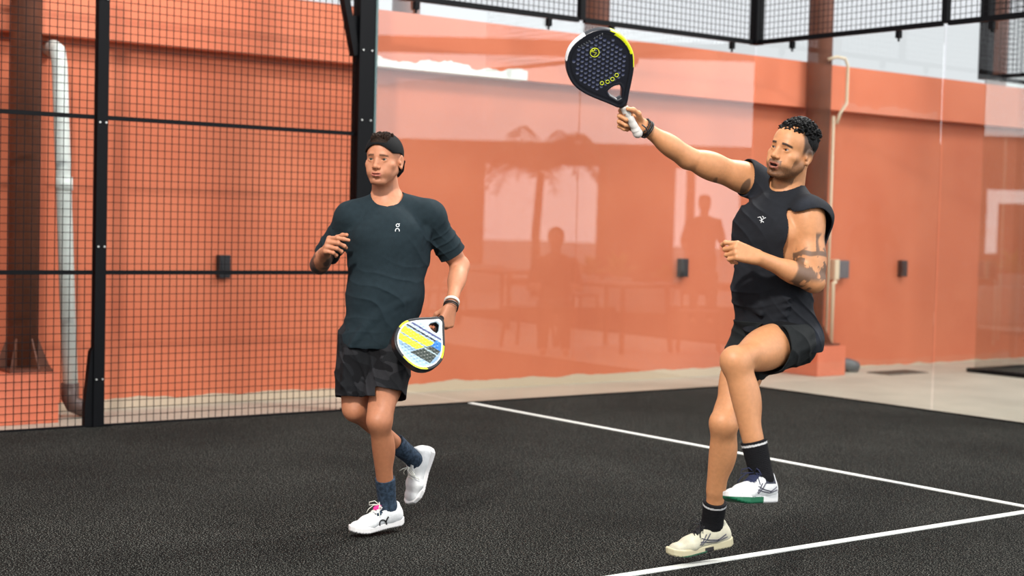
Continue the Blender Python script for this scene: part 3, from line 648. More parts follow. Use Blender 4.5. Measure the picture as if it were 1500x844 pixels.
# ================================================================== PLAYER 1 (left, slate t-shirt)
D1 = 6.86
def J1(u, v, f=0.): return at(u, v, D1-f)
def player1():
    neck, chest, waist, pel = J1(567, 293, -.02), J1(569, 358), J1(562, 432, .0), J1(553, 497)
    LX = V(1, .02, -.10); FX = V(.10, 0, 1)
    shR, shL = J1(514, 321, 0), J1(629, 318, -.03)
    elR, wrR = J1(468, 388, -.12), J1(478, 368, .10)
    elL, wrL = J1(674, 389, -.13), J1(661, 446, .06)
    hipL, hipR = J1(577, 496, .0), J1(526, 498, -.01)
    knL, anL = J1(556, 617, .15), J1(568, 743, -.01)
    knR, anR = J1(520, 600, .03), J1(607, 673, -.30)
    hc = J1(562.5, 234, .03)
    fwd = V(-.27, -.03, .96); lft = nrm(np.cross(fwd, V(.02, 1, 0))); A = np.array([lft*1, fwd, np.cross(lft, fwd)])
    if A[0]@HR < 0: A[0] *= -1
    A[2] = np.cross(A[0], A[1]); A[2] *= np.sign(A[2][2]); 
    def torso(F, g=0):
        F.fc(chest+HU*.02, waist, .142, .118, .088, .082, L=LX, k=.04, g=g)
        F.ell(chest+HU*.045, (.158, .100, .13), np.array([LX, FX, HU]), k=.05, g=g)
        for s_ in (-1, 1): F.ell(chest+LX*s_*.07+HU*.045+FX*.058, (.070, .036, .055), np.array([LX, FX, HU]), k=.03, g=g)
        for s_ in (-1, 1): F.ell(chest+LX*s_*.12-HU*.03-FX*.02, (.045, .062, .11), np.array([LX, FX, HU]), k=.04, g=g)
        F.fc(waist, pel, .122, .142, .085, .092, L=LX, k=.05, g=g)
        F.ell(pel-HU*.03, (.155, .102, .09), np.array([LX, FX, HU]), k=.05, g=g)
        for s_ in (-1, 1): F.ell(pel+LX*s_*.07-FX*.06-HU*.05, (.075, .07, .08), np.array([LX, FX, HU]), k=.04, g=g)
        for sh in (shR, shL): F.fc(neck-HU*.015-FX*.02, sh+HU*.012, .048, .044, k=.04, g=g); F.ell(sh, (.052,)*3, k=.04, g=g)
    B = Field(); torso(B)
    B.fc(hc-HU*.05-FX*.035, neck-FX*.02-HU*.01, .056, .062, k=.03); B.fc(neck-HU*.02-FX*.02, chest+HU*.07, .07, .09, k=.04)
    arm(B, shR, elR, wrR, .98); arm(B, shL, elL, wrL, .99)
    leg(B, hipL, knL, anL, V(-.35, 0, .95), .98); leg(B, hipR, knR, anR, V(-.3, 0, .95), .94)
    for an, to, dn in ((anL, V(-.75, -.05, .66), -HU), (anR, V(-.30, -.93, .16), V(.62, -.28, -.73))): B.fc(an, an+to*.06+dn*.04, .028, .020, k=.01)
    W = head(B, hc, A, 0.0, .97, .93)
    # right hand: loose fist, fingers pointing across the chest; left hand round the racket handle
    hand(B, wrR+nrm(wrR-elR)*.012, V(.15, .30, .94), V(-.95, .25, .05), 1, [(48, 30, 10), (62, 62, 30), (68, 66, 40), (70, 70, 40)], ((.5, .75, -.4), (.75, .25, -.6), (.8, 0, -.6)), 1.02)
    gF, gS, gN, _ = hand(B, wrL+nrm(wrL-elL)*.012, V(-.22, -.95, .20), V(.62, .05, .78), -1, [(42, 60, 40), (68, 75, 40), (72, 78, 45), (72, 78, 45)], ((.65, .25, -.72), (.78, -.1, -.6), (.7, -.35, -.6)), 1.0)
    base, lip, brow = C3(188, 126, 94), C3(178, 98, 88), C3(92, 62, 44)
    hl = lambda v: np.stack([(v-hc)@A[0], (v-hc)@A[1], (v-hc)@A[2]], -1)/.97
    def lips(v): q = hl(v); return (1-ss(np.abs(q[:, 2]+.067), .006, .011))*(1-ss(np.abs(q[:, 0]), .020, .026))*(q[:, 1] > .085)
    def brows(v): q = hl(v); a = np.abs(q[:, 0]); return (1-ss(np.abs(q[:, 2]-.0205+np.maximum(a-.033, 0)*.35), .003, .0055))*ss(a, .011, .015)*(1-ss(a, .046, .052))*(q[:, 1] > .06)
    def stub(v): q = hl(v); return ss(-q[:, 2], .045, .07)*(1-ss(-q[:, 2], .12, .15))*(q[:, 1] > -.01)*(np.abs(q[:, 0]) < .09)*(q[:, 1] < .12)
    def tat(v): t, d = seg_t(v, elR, wrR); return (d < .07)*ss(t, -.25, -.1)*(1-ss(t, .75, .9))*(ss(wob(v, 40, 5), -.35, .15))
    def tat2(v): t, d = seg_t(v, shR, elR); return (d < .07)*ss(t, .75, .9)*ss(wob(v, 40, 5), -.3, .2)
    def tan(v): return ss(hipL[2]-v[:, 2], .1, .5)
    body = B.build('person', HB, M_skin1, None, color=lambda v: skincol(v, base, [(tan, C3(158, 100, 66), .6), (stub, C3(120, 84, 66), .30), (lips, lip, .7), (brows, brow, .9), (tat, C3(52, 50, 50), .88), (tat2, C3(62, 58, 58), .8)]))
    tag(body, 'person in a dark slate t-shirt and backwards black cap, stepping forward on the left', 'person')
    eyes(body, W, A, .97, V(-.36, .0, .93), C3(60, 66, 52), M_eye)
    # --- t-shirt
    T = Field(); torso(T, .014)
    T.fc(chest-HU*.02, waist+LX*.008, .166, .166, .116, .120, L=LX, k=.04); T.fc(waist+LX*.008, pel-HU*.03, .166, .152, .120, .124, L=LX, k=.04); T.fc(neck-HU*.055-FX*.01, chest, .085, .14, .07, .11, L=LX, k=.04)
    for sh, el, rr in ((shR, elR, .060), (shL, elL, .060)):
        ax = nrm(el-sh); T.fc(sh+HU*.004, sh+ax*.24, .060, rr+.004, k=.045); T.fc(neck-HU*.015-FX*.02, sh+HU*.014, .058, .054, k=.04)
    for i in range(7):       # drag folds
        a = waist+LX*(.10-.02*i)+FX*.10-HU*(.02+.015*i); b_ = a+LX*(-.12)-HU*(.05+.01*i)+FX*.006; T.fc(a+HU*.03*i*.4, b_, .004, .009, k=.030)
    for s_, sh in ((1, shL), (-1, shR)):
        for i in range(4):
            a = sh-HU*(.05+.012*i)-LX*s_*.01+FX*.050; T.fc(a, a-LX*s_*(.07+.01*i)-HU*(.05+.028*i)+FX*.035, .008, .004, k=.028)
    hemn = nrm(-HU+LX*.03)
    ax1, ax2 = nrm(elR-shR), nrm(elL-shL)
    def cut(P):
        f = .006*wob(P, 18, 2)
        c = (P-(pel-HU*.032))@hemn+f+.03*np.clip(((P-pel)@LX)/.15, -1, 1)*0
        c1 = np.where((((P-chest)@LX) < -.175) & (P[..., 2] > waist[2]+.03), (P-(shR+ax1*.225))@ax1, -1.); c2 = np.where((((P-chest)@LX) > .178) & (P[..., 2] > waist[2]+.03), (P-(shL+ax2*.205))@ax2, -1.)
        q = P-(neck+FX*.016+HU*.020); cn = .072-np.sqrt((q@LX)**2+((q@FX)*.95)**2+((q@HU)*.9)**2)
        return np.maximum(np.maximum(c, np.maximum(c1, c2)), cn)
    F0 = T; T.post = None
    def post(P, d):
        f = wob(P*np.array([1, 1, .6]), 18, 9)*.004+wob(P, 46, 4)*.0012
        f = f-.011*folds(P, V(.62, .78, 0), .085, 3, .6)*np.minimum(1, blob(P, waist+LX*.02-HU*.03, .14)*1.4)-.009*folds(P, V(-.55, .83, 0), .075, 5, .6)*(blob(P, chest-LX*.13-HU*.02, .09)+blob(P, pel-LX*.06+HU*.03, .10))
        f = f-.010*folds(P, V(.80, .60, 0), .07, 8, .6)*(blob(P, chest+LX*.15-HU*.03, .09))-.008*folds(P, ax1, .055, 4, .6)*blob(P, shR+ax1*.15, .08)-.008*folds(P, ax2, .055, 6, .6)*blob(P, shL+ax2*.14, .08)
        d = d+f+.004; d = np.maximum(d, -(d+.006)); return np.maximum(d, cut(P))
    T.post = post; tee = T.build('t_shirt', HB, M_tee, body)
    # collar rib
    # --- shorts
    Sh = Field()
    Sh.fc(waist-HU*.10, pel-HU*.04, .140, .158, .100, .112, L=LX, k=.03)
    for hp, kn, s_ in ((hipL, knL, 1), (hipR, knR, -1)):
        Sh.fc(hp+HU*.01, hp+(kn-hp)*.74, .098, .100, .100, .104, L=LX, k=.035)
        for i in range(4):
            a = hp+(kn-hp)*.1+FX*.085+LX*(.05*s_-.03*i*s_); Sh.fc(a, hp+(kn-hp)*(.62)+FX*.085+LX*(s_*.06-.03*i*s_), .005, .010, k=.03)
    aL, aR = nrm(knL-hipL), nrm(knR-hipR)
    def cutS(P):
        side = ((P-pel)@LX)
        cL = (P-(hipL+(knL-hipL)*.68))@aL; cR = (P-(hipR+(knR-hipR)*.83))@aR
        return np.maximum(np.where(side > -.012, cL, cR)+.003*wob(P, 30, 8), (P-(pel+HU*.10))@HU)
    Sh.post = lambda P, d: (lambda e_: np.maximum(np.maximum(e_, -(e_+.006)), cutS(P)))(d+wob(P, 20, 12)*.004-.006*folds(P, V(.9, .35, 0), .06, 2, .7)+.004)
    def camo(v):
        n = wob(v*np.array([1, 1, 1.8]), 24, 21); n2 = wob(v*np.array([1, 1, 1.8]), 30, 33); c = np.tile(C3(22, 23, 26), (len(v), 1)); c[n > .2] = C3(38, 38, 41); c[n2 > .35] = C3(12, 12, 15); return c
    Sh.build('shorts', HB, M_camo, body, color=camo)
    # --- socks
    for kn, an, to, top, dn in ((knL, anL, V(-.75, -.05, .66), .66, -HU), (knR, anR, V(-.30, -.93, .16), .66, V(.62, -.28, -.73))):
        K = Field(); sx = nrm(an-kn); K.fc(kn+(an-kn)*.6, an, .046, .038, k=.02); K.fc(an, an+to*.07+dn*.040, .037, .028, k=.02); p0 = kn+(an-kn)*top
        K.post = (lambda p0, sx: lambda P, d: np.maximum(d+.0012*np.sin((P@sx)*900), (p0-P)@sx))(p0, sx); K.build('sock', .0028, M_sock1, body)
    # --- shoes
    s1, xf1 = shoe(body, anL, V(-.76, -.07, .65), V(-.05, 1, .1), -1, M_white, M_wsole, M_lacew, M_white, sc=.97, label='white running shoe with pink tongue tab')
    tp = lambda x, y, z: xf1(np.array([[x, y, z]]))[0]
    Tg = Field()
    for a_, b_ in (((.024, -.010, .128), (.022, .010, .130)), ((.050, -.010, .103), (.064, .008, .094))): Tg.fc(a_, b_, .010, .010, .013, .013, L=(1, 0, 1), k=.004)
    Tg.build('pull_tab', .0022, M_pink, s1, xf=xf1)
    s2, xf2 = shoe(body, anR, V(-.30, -.93, .16), V(-.62, .28, .73), 1, M_white, M_wsole, M_lacew, M_white, sc=.97, label='white running shoe lifted on its toe')
    bpy.context.view_layer.update()
    bt = bvh_of([tee]); ox, oy = 582, 334
    circ = lambda cx, cy, r, a0=0, a1=360, n=12: [(cx+r*math.cos(math.radians(a0+(a1-a0)*i/n)), cy+r*math.sin(math.radians(a0+(a1-a0)*i/n))) for i in range(n+1)]
    strokes('chest_logo', bt, [circ(ox+.5, oy-3.6, 2.2), [(ox+2.4, oy-5.6), (ox+3.6, oy-6)], circ(ox, oy+3.8, 2.8, 180, 360)+[(ox+2.8, oy+5.4)], [(ox-2.8, oy+3.6), (ox-2.8, oy+5.4)]], .0022, M_mark, tee)
    bs = bvh_of([s1]); strokes('side_logo', bs, [circ(561, 767, 5, 180, 340), [(565, 765), (567, 760), (569, 757)], [(556, 767), (556, 770)], [(566, 766), (566, 770)]], .0035, M_blackmark, s1)
    # --- cap and hair
    WW = W; Hh = Field()
    Hh.ell(WW(0, .041, .050), (.053, .053, .0535), A, k=.01)
    for i in range(230):
        x = RNG.uniform(-.040, .040); y = RNG.uniform(.0, .066); z = .106-.9*x*x*4-(y-.01)**2*5
        Hh.fc(WW(x, y, z-.012), WW(x+RNG.uniform(-.006, .012), y+.010, z+.010+RNG.uniform(0, .012)), .0055, .0026, k=.003)
    for s_ in (-1, 1): Hh.ell(WW(s_*.070, -.035, -.02), (.006, .020, .030), A, k=.01)
    Hh.ell(WW(0, -.056, -.030), (.062, .046, .050), A, k=.01)
    Hh.post = lambda P, d: np.maximum(d, np.where(((P-hc)@A[1])/.97 > 0, .074-((P-hc)@A[2])/.97, -1))
    Hh.build('hair', .0026, M_hair1, body)
    Cp = Field(); Cp.ell(WW(0, -.014, .030), (.0805, .1025, .0900), A, k=.01); Cp.ell(WW(0, .040, .042), (.0640, .0580, .0565), A, k=.03)
    ql = lambda P: ((P-hc)@A.T)/.97
    def pc(P, d):
        q = ql(P); x, y, z = q[..., 0], q[..., 1], q[..., 2]
        d = np.maximum(d, -(d+.006)); d = np.maximum(d, np.where(y > .0, np.maximum(.068-8.5*x*x, .030)-z, .030-z-np.clip(-y, 0, .1)*.55)*.8)       # lower edge
        op = .036-np.sqrt((x/1.1)**2+((np.maximum(z-.084, 0))*1.05)**2+(np.minimum(z-.084+4*x*x, 0)*6)**2); return np.maximum(d, np.where(y > .02, op*1., -1))            # arch opening over the forehead
    Cp.post = pc; cap = Cp.build('cap', .0026, M_cap, body)
    Br = Field()
    def brim(P):
        q = ql(P); x, y, z = q[..., 0], q[..., 1], q[..., 2]; u = y+.098+(z)*.22+ (x**2)*4.5; d2 = polysd(x, z, [(-.062, .0), (.062, .0), (.060, -.05), (.042, -.078), (0, -.088), (-.042, -.078), (-.060, -.05)]); return np.maximum(d2, np.abs(u)-.0032)*.8
    Br.custom(brim, WW(0, -.10, -.04), .11); Br.build('brim', .0026, M_cap, cap)
    # --- wrist bands
    ax = nrm(wrL-elL)
    ring('white_wristband', wrL-ax*.014, ax, .031, .004, .016, M_bandw, body); ring('black_wristband', wrL+ax*.010, ax, .0305, .004, .008, M_bandb, body); ring('black_wristband', wrL+ax*.022, ax, .031, .003, .004, M_bandb, body)
    return body, (wrL, gF, gS, gN)
P1, grip1 = player1()
# ================================================================== PLAYER 2 (right, charcoal tank top)
D2 = 6.42
def J2(u, v, f=0.): return at(u, v, D2-f)
def player2():
    neck, chest, waist, pel = J2(1151, 283, .03), J2(1132, 345, .05), J2(1119, 425, .03), J2(1136, 488, 0)
    shR, shL = J2(1094, 262, -.08), J2(1184, 316, .16)
    LX = nrm(HR*.62+HF*.62-HU*.22); UX = nrm(nrm(neck-pel)-LX*(nrm(neck-pel)@LX)); FX = np.cross(LX, UX)*-1; FX = FX if FX@HF > 0 else -FX
    LP = nrm(HR*.72+HF*.60-HU*.0); FP = nrm(np.cross(HU, LP)); FP = FP if FP@HF > 0 else -FP
    elR, wrR = J2(1008, 232, .02), J2(944, 187, .12)
    elL, wrL = J2(1192, 412, .20), J2(1112, 378, .30)
    hipR, hipL = J2(1106, 492, -.07), J2(1158, 496, .09)
    knR, anR = J2(1061, 620, .14), J2(1043, 771, -.02)
    knL, anL = J2(1078, 530, .42), J2(1116, 700, .42)
    hc = J2(1160, 222, .08)
    fwd = V(-.70, .10, .70); upv = V(.36, .93, -.05); lft = nrm(np.cross(fwd, upv)); lft = lft if lft@HR > 0 else -lft
    A = np.array([lft, fwd, nrm(upv-fwd*(upv@fwd))])
    TA = np.array([LX, FX, UX]); PA = np.array([LP, FP, HU])
    def torso(F, g=0):
        F.fc(chest+UX*.02, waist, .145, .120, .100, .090, L=LX, k=.05, g=g)
        F.ell(chest+UX*.03, (.158, .108, .13), TA, k=.05, g=g)
        for s_ in (-1, 1): F.ell(chest+LX*s_*.070+UX*.035+FX*.070, (.072, .038, .055), TA, k=.03, g=g); F.ell(chest+LX*s_*.12-UX*.03-FX*.01, (.045, .065, .11), TA, k=.04, g=g)
        F.fc(waist, pel, .122, .138, .092, .10, L=LP, k=.05, g=g); F.ell(pel-HU*.03, (.150, .110, .09), PA, k=.05, g=g)
        for s_ in (-1, 1): F.ell(pel+LP*s_*.07-FP*.075-HU*.04, (.078, .075, .085), PA, k=.04, g=g)
        for sh in (shR, shL): F.fc(neck-UX*.02-FX*.02, sh+UX*.004, .052, .046, k=.04, g=g); F.ell(sh, (.054,)*3, k=.04, g=g)
    B = Field(); torso(B)
    B.fc(hc-A[2]*.055-A[1]*.03, neck-FX*.015-UX*.01, .060, .066, k=.03); B.fc(neck-UX*.03-FX*.02, chest+UX*.05, .060, .075, k=.04)
    arm(B, shR, elR, wrR, 1.08); arm(B, shL, elL, wrL, 1.10)
    leg(B, hipR, knR, anR, V(-.75, 0, .6), 1.0, s2=1.08); leg(B, hipL, knL, anL, V(-.7, .2, .7), 1.02, s2=1.12)
    toR, toL = V(-.93, -.10, .34), V(-.72, .06, .69)
    for an, to in ((anR, toR), (anL, toL)): B.fc(an, an+to*.06-HU*.04, .028, .020, k=.01)
    SC = 1.03; W = head(B, hc, A, .006, SC, 1.04, .0044)
    hF, hS, hN, _ = hand(B, wrR+nrm(wrR-elR)*.010, V(-.86, .34, .10), V(.05, .30, -.95), 1, [(62, 78, 50), (74, 86, 50), (78, 88, 50), (78, 88, 50)], ((.55, .55, -.62), (.85, .28, -.55), (.90, -.05, -.60)), 1.04)
    hand(B, wrL+nrm(wrL-elL)*.010, V(-.90, .25, .18), V(.20, .35, .92), -1, [(38, 55, 30), (62, 85, 50), (66, 88, 50), (60, 85, 50)], ((.55, .45, -.7), (.8, -.1, -.6), (.8, -.2, -.55)), 1.04)
    base, lip, brow = C3(198, 138, 94), C3(160, 92, 76), C3(34, 26, 22)
    hl = lambda v: ((v-hc)@A.T)/SC
    def lips(v): q = hl(v); return (1-ss(np.abs(q[:, 2]+.069), .010, .015))*(1-ss(np.abs(q[:, 0]), .020, .027))*(q[:, 1] > .085)
    def mouthin(v): q = hl(v); return (1-ss(np.abs(q[:, 2]+.0685), .0035, .0055))*(1-ss(np.abs(q[:, 0]), .015, .019))*(q[:, 1] > .075)*(q[:, 1] < .0985)
    def brows(v): q = hl(v); a = np.abs(q[:, 0]); return (1-ss(np.abs(q[:, 2]-.021+np.maximum(a-.034, 0)*.4), .0035, .006))*ss(a, .011, .016)*(1-ss(a, .048, .054))*(q[:, 1] > .055)
    def beard(v):
        q = hl(v); a = np.abs(q[:, 0]); jawl = ss(-q[:, 2]+np.maximum(q[:, 1]-.03, 0)*.12, .058, .080)*(q[:, 1] > .0); side = ss(a, .046, .060)*ss(-q[:, 2], .012, .045)*(q[:, 1] > -.005)*(q[:, 1] < .055)
        mus = (1-ss(np.abs(q[:, 2]+.0535), .005, .009))*(a < .030)*(q[:, 1] > .08)*1.; gt = (a > .020)*(a < .032)*(q[:, 1] > .07)*ss(-q[:, 2], .052, .058)
        return np.maximum.reduce([jawl*(1-ss(-q[:, 2], .118, .135)), side*.8, mus, gt*.9])*(.72+.28*RNG.random(len(v)))*(np.linalg.norm(q, axis=1) < .15)
    def fade(v): q = hl(v); a = np.abs(q[:, 0]); return ss(a, .045, .065)*ss(q[:, 2], -.02, .015)*(1-ss(q[:, 1]-q[:, 2]*.15, .015, .032))*(np.linalg.norm(q, axis=1) < .15)
    def tat(v):
        t, d = seg_t(v, shL, elL); t2, d2 = seg_t(v, elL, wrL)
        m1 = (d < .075)*ss(t, .48, .56)*(1-ss(t, .98, 1.08))*ss(wob(v, 30, 15)+.6*wob(v, 95, 22), .05, .22); m2 = (d2 < .07)*ss(t2, .04, .10)*(1-ss(t2, .40, .46))*ss(wob(v, 42, 15)+.6*wob(v, 110, 23), -.2, .05)
        band = (d < .075)*(1-ss(np.abs(t-.62+.05*wob(v, 20, 2)), .025, .045))
        side_ = ((v-shL)@HR > .02)*(d < .08)*ss(t, .28, .34)*(1-ss(t, .6, .66))*ss(wob(v, 34, 8), -.1, .1)
        t3, d3 = seg_t(v, shR, elR); m3 = (d3 < .08)*(1-ss(np.abs(t3-.12), .07, .12))*ss(wob(v, 36, 10), .15, .35); m4 = (d3 < .08)*(1-ss(np.abs(t3-.42), .10, .18))*ss(wob(v, 70, 10), .45, .6)*((v-shR)@HU < 0)
        return np.maximum.reduce([m1, m2, band, side_, m3, m4*.8])
    body = B.build('person', HB, M_skin2, None, color=lambda v: skincol(v, base, [(beard, C3(44, 32, 26), .85), (fade, C3(32, 26, 24), .9), (lips, lip, .75), (mouthin, C3(50, 18, 18), .95), (brows, brow, .95), (tat, C3(58, 54, 50), .78)]))
    tag(body, 'bearded person in a charcoal sleeveless top, lunging with a raised racket on the right', 'person')
    eyes(body, W, A, SC, V(-.80, .12, .58), C3(40, 26, 18), M_eye)
    # --- hair
    Hh = Field(); Hh.ell(W(0, -.026, .048), (.078, .090, .082), A, k=.02)
    for i in range(900):
        th = RNG.uniform(0, 2*math.pi); ph = RNG.uniform(0, 1.35); x = math.sin(ph)*math.cos(th); y = math.sin(ph)*math.sin(th); z = math.cos(ph)
        p = np.array([x*.076, y*.092-.020, z*.082+.046]); 
        if p[2] < .062+.3*abs(p[0]) and p[1] > .0: continue
        ln = .016 if p[2] > .075 else .007
        d = nrm(np.array([x, y+.25, z])+RNG.normal(size=3)*.45); Hh.fc(W(*p), W(*(p+d*ln)), .0055, .0022, k=.003)
    def ph_(P, d):
        q = ((P-hc)@A.T)/SC; x, y, z = q[..., 0], q[..., 1], q[..., 2]
        d = d+.0012*wob(P, 220, 3)
        line = np.where(y > .02, .078-(y-.03)*.25+.006*np.abs(x)/.05*0-np.clip(np.abs(x)-.045, 0, .05)*1.6, np.where(y > -.02, .078+.000-(.02-y)*2.7, -.030))
        line = np.where((np.abs(x) > .055) & (y > -.03) & (y < .035), np.minimum(line, .02), line)
        return np.maximum(d, (line-z)*.7)
    Hh.post = ph_; Hh.build('hair', .0024, M_hair2, body)
    # --- tank top with cut-off sleeves
    T = Field(); torso(T, .014)
    T.fc(chest-UX*.02, pel-HU*.0+LP*.005, .162, .168, .122, .140, L=LX, k=.05); T.fc(pel, pel-HU*.05, .168, .166, .140, .14, L=LP, k=.04)
    for s_ in (-1, 1): T.ell(pel+LP*s_*.07-FP*.075-HU*.04, (.094, .096, .11), PA, k=.05); T.fc(neck-UX*.05-FX*.005, chest, .098, .14, .092, .118, L=LX, k=.04)
    for sh in (shR, shL): T.fc(neck-UX*.02-FX*.02, sh+UX*.012, .064, .066, k=.04)
    T.fc(shL+UX*.01, shL+LX*.035-UX*.02, .070, .078, k=.03); T.fc(shL-FX*.045+LX*.02, shL-UX*.14-FX*.07+LX*.02, .062, .045, k=.04)                    # loose rear armhole edge
    for i in range(8):
        a = chest+LX*(-.13+.012*i)-UX*(.04+.03*i)+FX*.09; T.fc(a, a+LX*(.16)-UX*(.02+.005*i)+FX*.02, .006, .010, k=.03)
    for i in range(6):
        a = pel+LP*(.13-.018*i)+HU*(.13-.016*i)+FP*(.03+.018*i); T.fc(a, a-LP*.10-HU*.06+FP*.03, .004, .011, k=.030)
    for i in range(4):
        a = pel-LP*(.02-.01*i)+HU*(.02+.035*i)+FP*.125; T.fc(a, a+LP*.13+HU*.03, .008, .004, k=.03)
    axl = nrm(elL-shL)
    def cut(P):
        c = (P-(pel-HU*.008))@nrm(-HU+LP*-.35)+.005*wob(P, 18, 2)
        q = P-(neck+FX*.026+UX*.052); cn = .066-np.sqrt((q@LX)**2+((q@FX)*.95)**2+((q@UX)*.9)**2)
        aL = P-(shL-UX*.098+LX*.030+FX*.024); cL = 1-np.sqrt(((aL@LX)/.20)**2+((aL@FX)/.086)**2+((aL@UX)/.148)**2); cL = np.where((aL@LX) > -.10, cL*.08, -1)
        aR = P-shR; axr = nrm(elR-shR); ta = aR@axr; cR = np.where(((aR@UX) > -.085) & (np.linalg.norm(aR-ta[..., None]*axr, axis=-1) < .105) & ((P-chest)@LX < -.10), (aR@nrm(axr-UX*.10))-.012, -1)
        return np.maximum.reduce([c, cn, cL, cR])
    def post(P, d):
        f = wob(P*np.array([1, 1, .7]), 18, 19)*.0045+wob(P, 46, 14)*.0013
        f = f-.007*folds(P, V(-.55, .83, 0), .10, 3, .6)*np.minimum(1, blob(P, waist-LP*.06+HU*.02, .15)*1.4)-.008*folds(P, V(.85, .50, 0), .055, 5, .6)*blob(P, pel+LP*.12+HU*.08, .13)
        f = f-.012*folds(P, V(.75, .66, 0), .08, 8, .6)*blob(P, chest-LX*.07+UX*.05+FX*.05, .11)
        d = d+f+.004; d = np.maximum(d, -(d+.006)); return np.maximum(d, cut(P))
    T.post = post
    def wash(v):
        q = (v-chest)@LX; n = wob(v, 12, 7); base_ = np.tile(C3(27, 29, 34), (len(v), 1)); m_ = ss(n, -.1, .6)[:, None]; return base_*(1-m_)+C3(48, 52, 61)*m_
    tank = T.build('sleeveless_top', HB, M_tank, body, color=wash)
    # --- shorts
    aR, aL = nrm(knR-hipR), nrm(knL-hipL); Sh = Field()
    Sh.fc(waist-HU*.10, pel-HU*.04, .138, .156, .108, .120, L=LP, k=.03)
    for s_ in (-1, 1): Sh.ell(pel+LP*s_*.07-FP*.075-HU*.04, (.086, .084, .095), PA, k=.04)
    Sh.fc(hipR, hipR+(knR-hipR)*.34, .100, .102, k=.035); Sh.fc(hipL, hipL+(knL-hipL)*.42, .104, .108, k=.035)
    for i in range(5): a = hipL-HU*.02+aL*(-.02+.0*i)+LP*(.095-.02*i)+FP*(.0+.02*i); Sh.fc(a, a+aL*.17-HU*.012*i, .010, .004, k=.03)
    def cutS(P):
        side = ((P-pel)@LP); cL = (P-(hipL+(knL-hipL)*.40))@nrm(aL+HU*.35-LP*.1); cR = (P-(hipR+(knR-hipR)*.30))@aR
        return np.maximum(np.where(side > -.01, cL, cR)+.003*wob(P, 30, 8), (P-(pel+HU*.05))@HU)
    Sh.post = lambda P, d: (lambda e_: np.maximum(np.maximum(e_, -(e_+.006)), cutS(P)))(d+wob(P, 20, 32)*.004-.004*folds(P, V(.75, .6, 0), .07, 2, .7)+.002)
    shorts = Sh.build('shorts', HB, M_short2, body)
    Cs = Field()
    for hp, kn, e_ in ((hipL, knL, .36), (hipR, knR, .56)): Cs.fc(hp, hp+(kn-hp)*e_, .090, .078, k=.03); Cs.ell(hp+(kn-hp)*.3-FP*.012, (.085, .085, .12), frame_z(kn-hp), k=.03)
    def cutC(P): side = ((P-pel)@LP); return np.where(side > -.01, (P-(hipL+(knL-hipL)*.36))@aL, (P-(hipR+(knR-hipR)*.50))@aR)
    Cs.post = lambda P, d: np.maximum(d, cutC(P)); Cs.build('compression_shorts', HB, M_comp, body)
    # --- socks
    for kn, an, to, top in ((knR, anR, toR, .755), (knL, anL, toL, .68)):
        K = Field(); sx = nrm(an-kn); K.fc(kn+(an-kn)*.6, an, .053, .044, k=.02); K.fc(an, an+to*.07-HU*.040, .039, .029, k=.02); p0 = kn+(an-kn)*top
        K.post = (lambda p0, sx: lambda P, d: np.maximum(d+.0012*np.sin((P@sx)*900), (p0-P)@sx))(p0, sx)
        K.build('sock', .0028, M_sock2, body, color=(lambda p0, sx: lambda v: np.where((np.abs((v-p0)@sx-.014) < .0038)[:, None], C3(205, 205, 205), C3(17, 17, 20)))(p0, sx))
    # --- shoes
    cr = lambda v: np.where((v[:, 0] > .16)[:, None]*0+(v[:, 2] < .0)[:, None], C3(60, 110, 80), C3(194, 190, 168)*(1+.06*wob(v, 40, 4))[:, None]*(1-.12*ss(v[:, 0], .10, .19))[:, None])
    sr = lambda v: np.where(((v[:, 2] < .007) & (v[:, 0] > .05))[:, None], C3(58, 112, 84), np.where(((v[:, 0] > .02) & (v[:, 0] < .06) & (v[:, 2] < .02))[:, None], C3(40, 36, 36), C3(192, 184, 152)))
    s1, xf1 = shoe(body, anR, V(-.93, -.14, .34), V(-.14, .98, .05), 1, M_offwhite, M_solea, M_laceb, M_offwhite, colf=cr, solef=sr, sc=1.03, label='worn off-white court shoe with black laces', m_tongue=M_laceb)
    cl = lambda v: np.clip(np.where(((v[:, 0] < .03) & (v[:, 2] > .072) & (v[:, 0] > -.04))[:, None], C3(24, 30, 52), np.where(((v[:, 0] > .165) & (v[:, 2] < .036))[:, None], C3(24, 108, 74), C3(228, 229, 228))), 0, 1)
    sl = lambda v: np.where(((v[:, 2] < .0235) & (v[:, 0] > .03))[:, None], C3(20, 104, 70), C3(226, 226, 224))
    s2, xf2 = shoe(body, anL, V(-.70, .10, .70), V(.0, 1, -.10), -1, M_wht2, M_solea, M_lacen, M_lacen, colf=cl, solef=sl, sc=1.03, label='white court shoe with navy laces and green sole')
    def stripes(s_, xf, sgn, m_):
        bv = bvh_of([s_]); mb = MB()
        for pts in (((.070, .062), (.045, .052), (.0, .044), (-.040, .060)), ((.078, .050), (.050, .044), (.005, .038), (-.045, .048)), ((.030, .076), (.046, .056), (.075, .036)), ((.046, .074), (.060, .056), (.084, .038))):
            out = []
            P_ = [np.array(q) for q in pts]
            for a, b_ in zip(P_[:-1], P_[1:]):
                for t in np.linspace(0, 1, 8):
                    q = a+(b_-a)*t; o = xf(np.array([[q[0], sgn*.12, q[1]]]))[0]; e = xf(np.array([[q[0], 0, q[1]]]))[0]; h = bv.ray_cast(Vector(o), Vector(nrm(e-o)), .2)
                    if h[0] is not None: out.append(np.array(h[0])-nrm(e-o)*.0006)
            if len(out) > 2: mb.tube(out, .0024, 6)
        if mb.v: mb.build('side_stripes', m_, s_, True)
    bpy.context.view_layer.update()
    M_st = mat('grey_shoe_stripe', srgb(70, 70, 84), .4)
    for s_, xf in ((s1, xf1), (s2, xf2)):
        for sg in (-1, 1): stripes(s_, xf, sg, M_st)
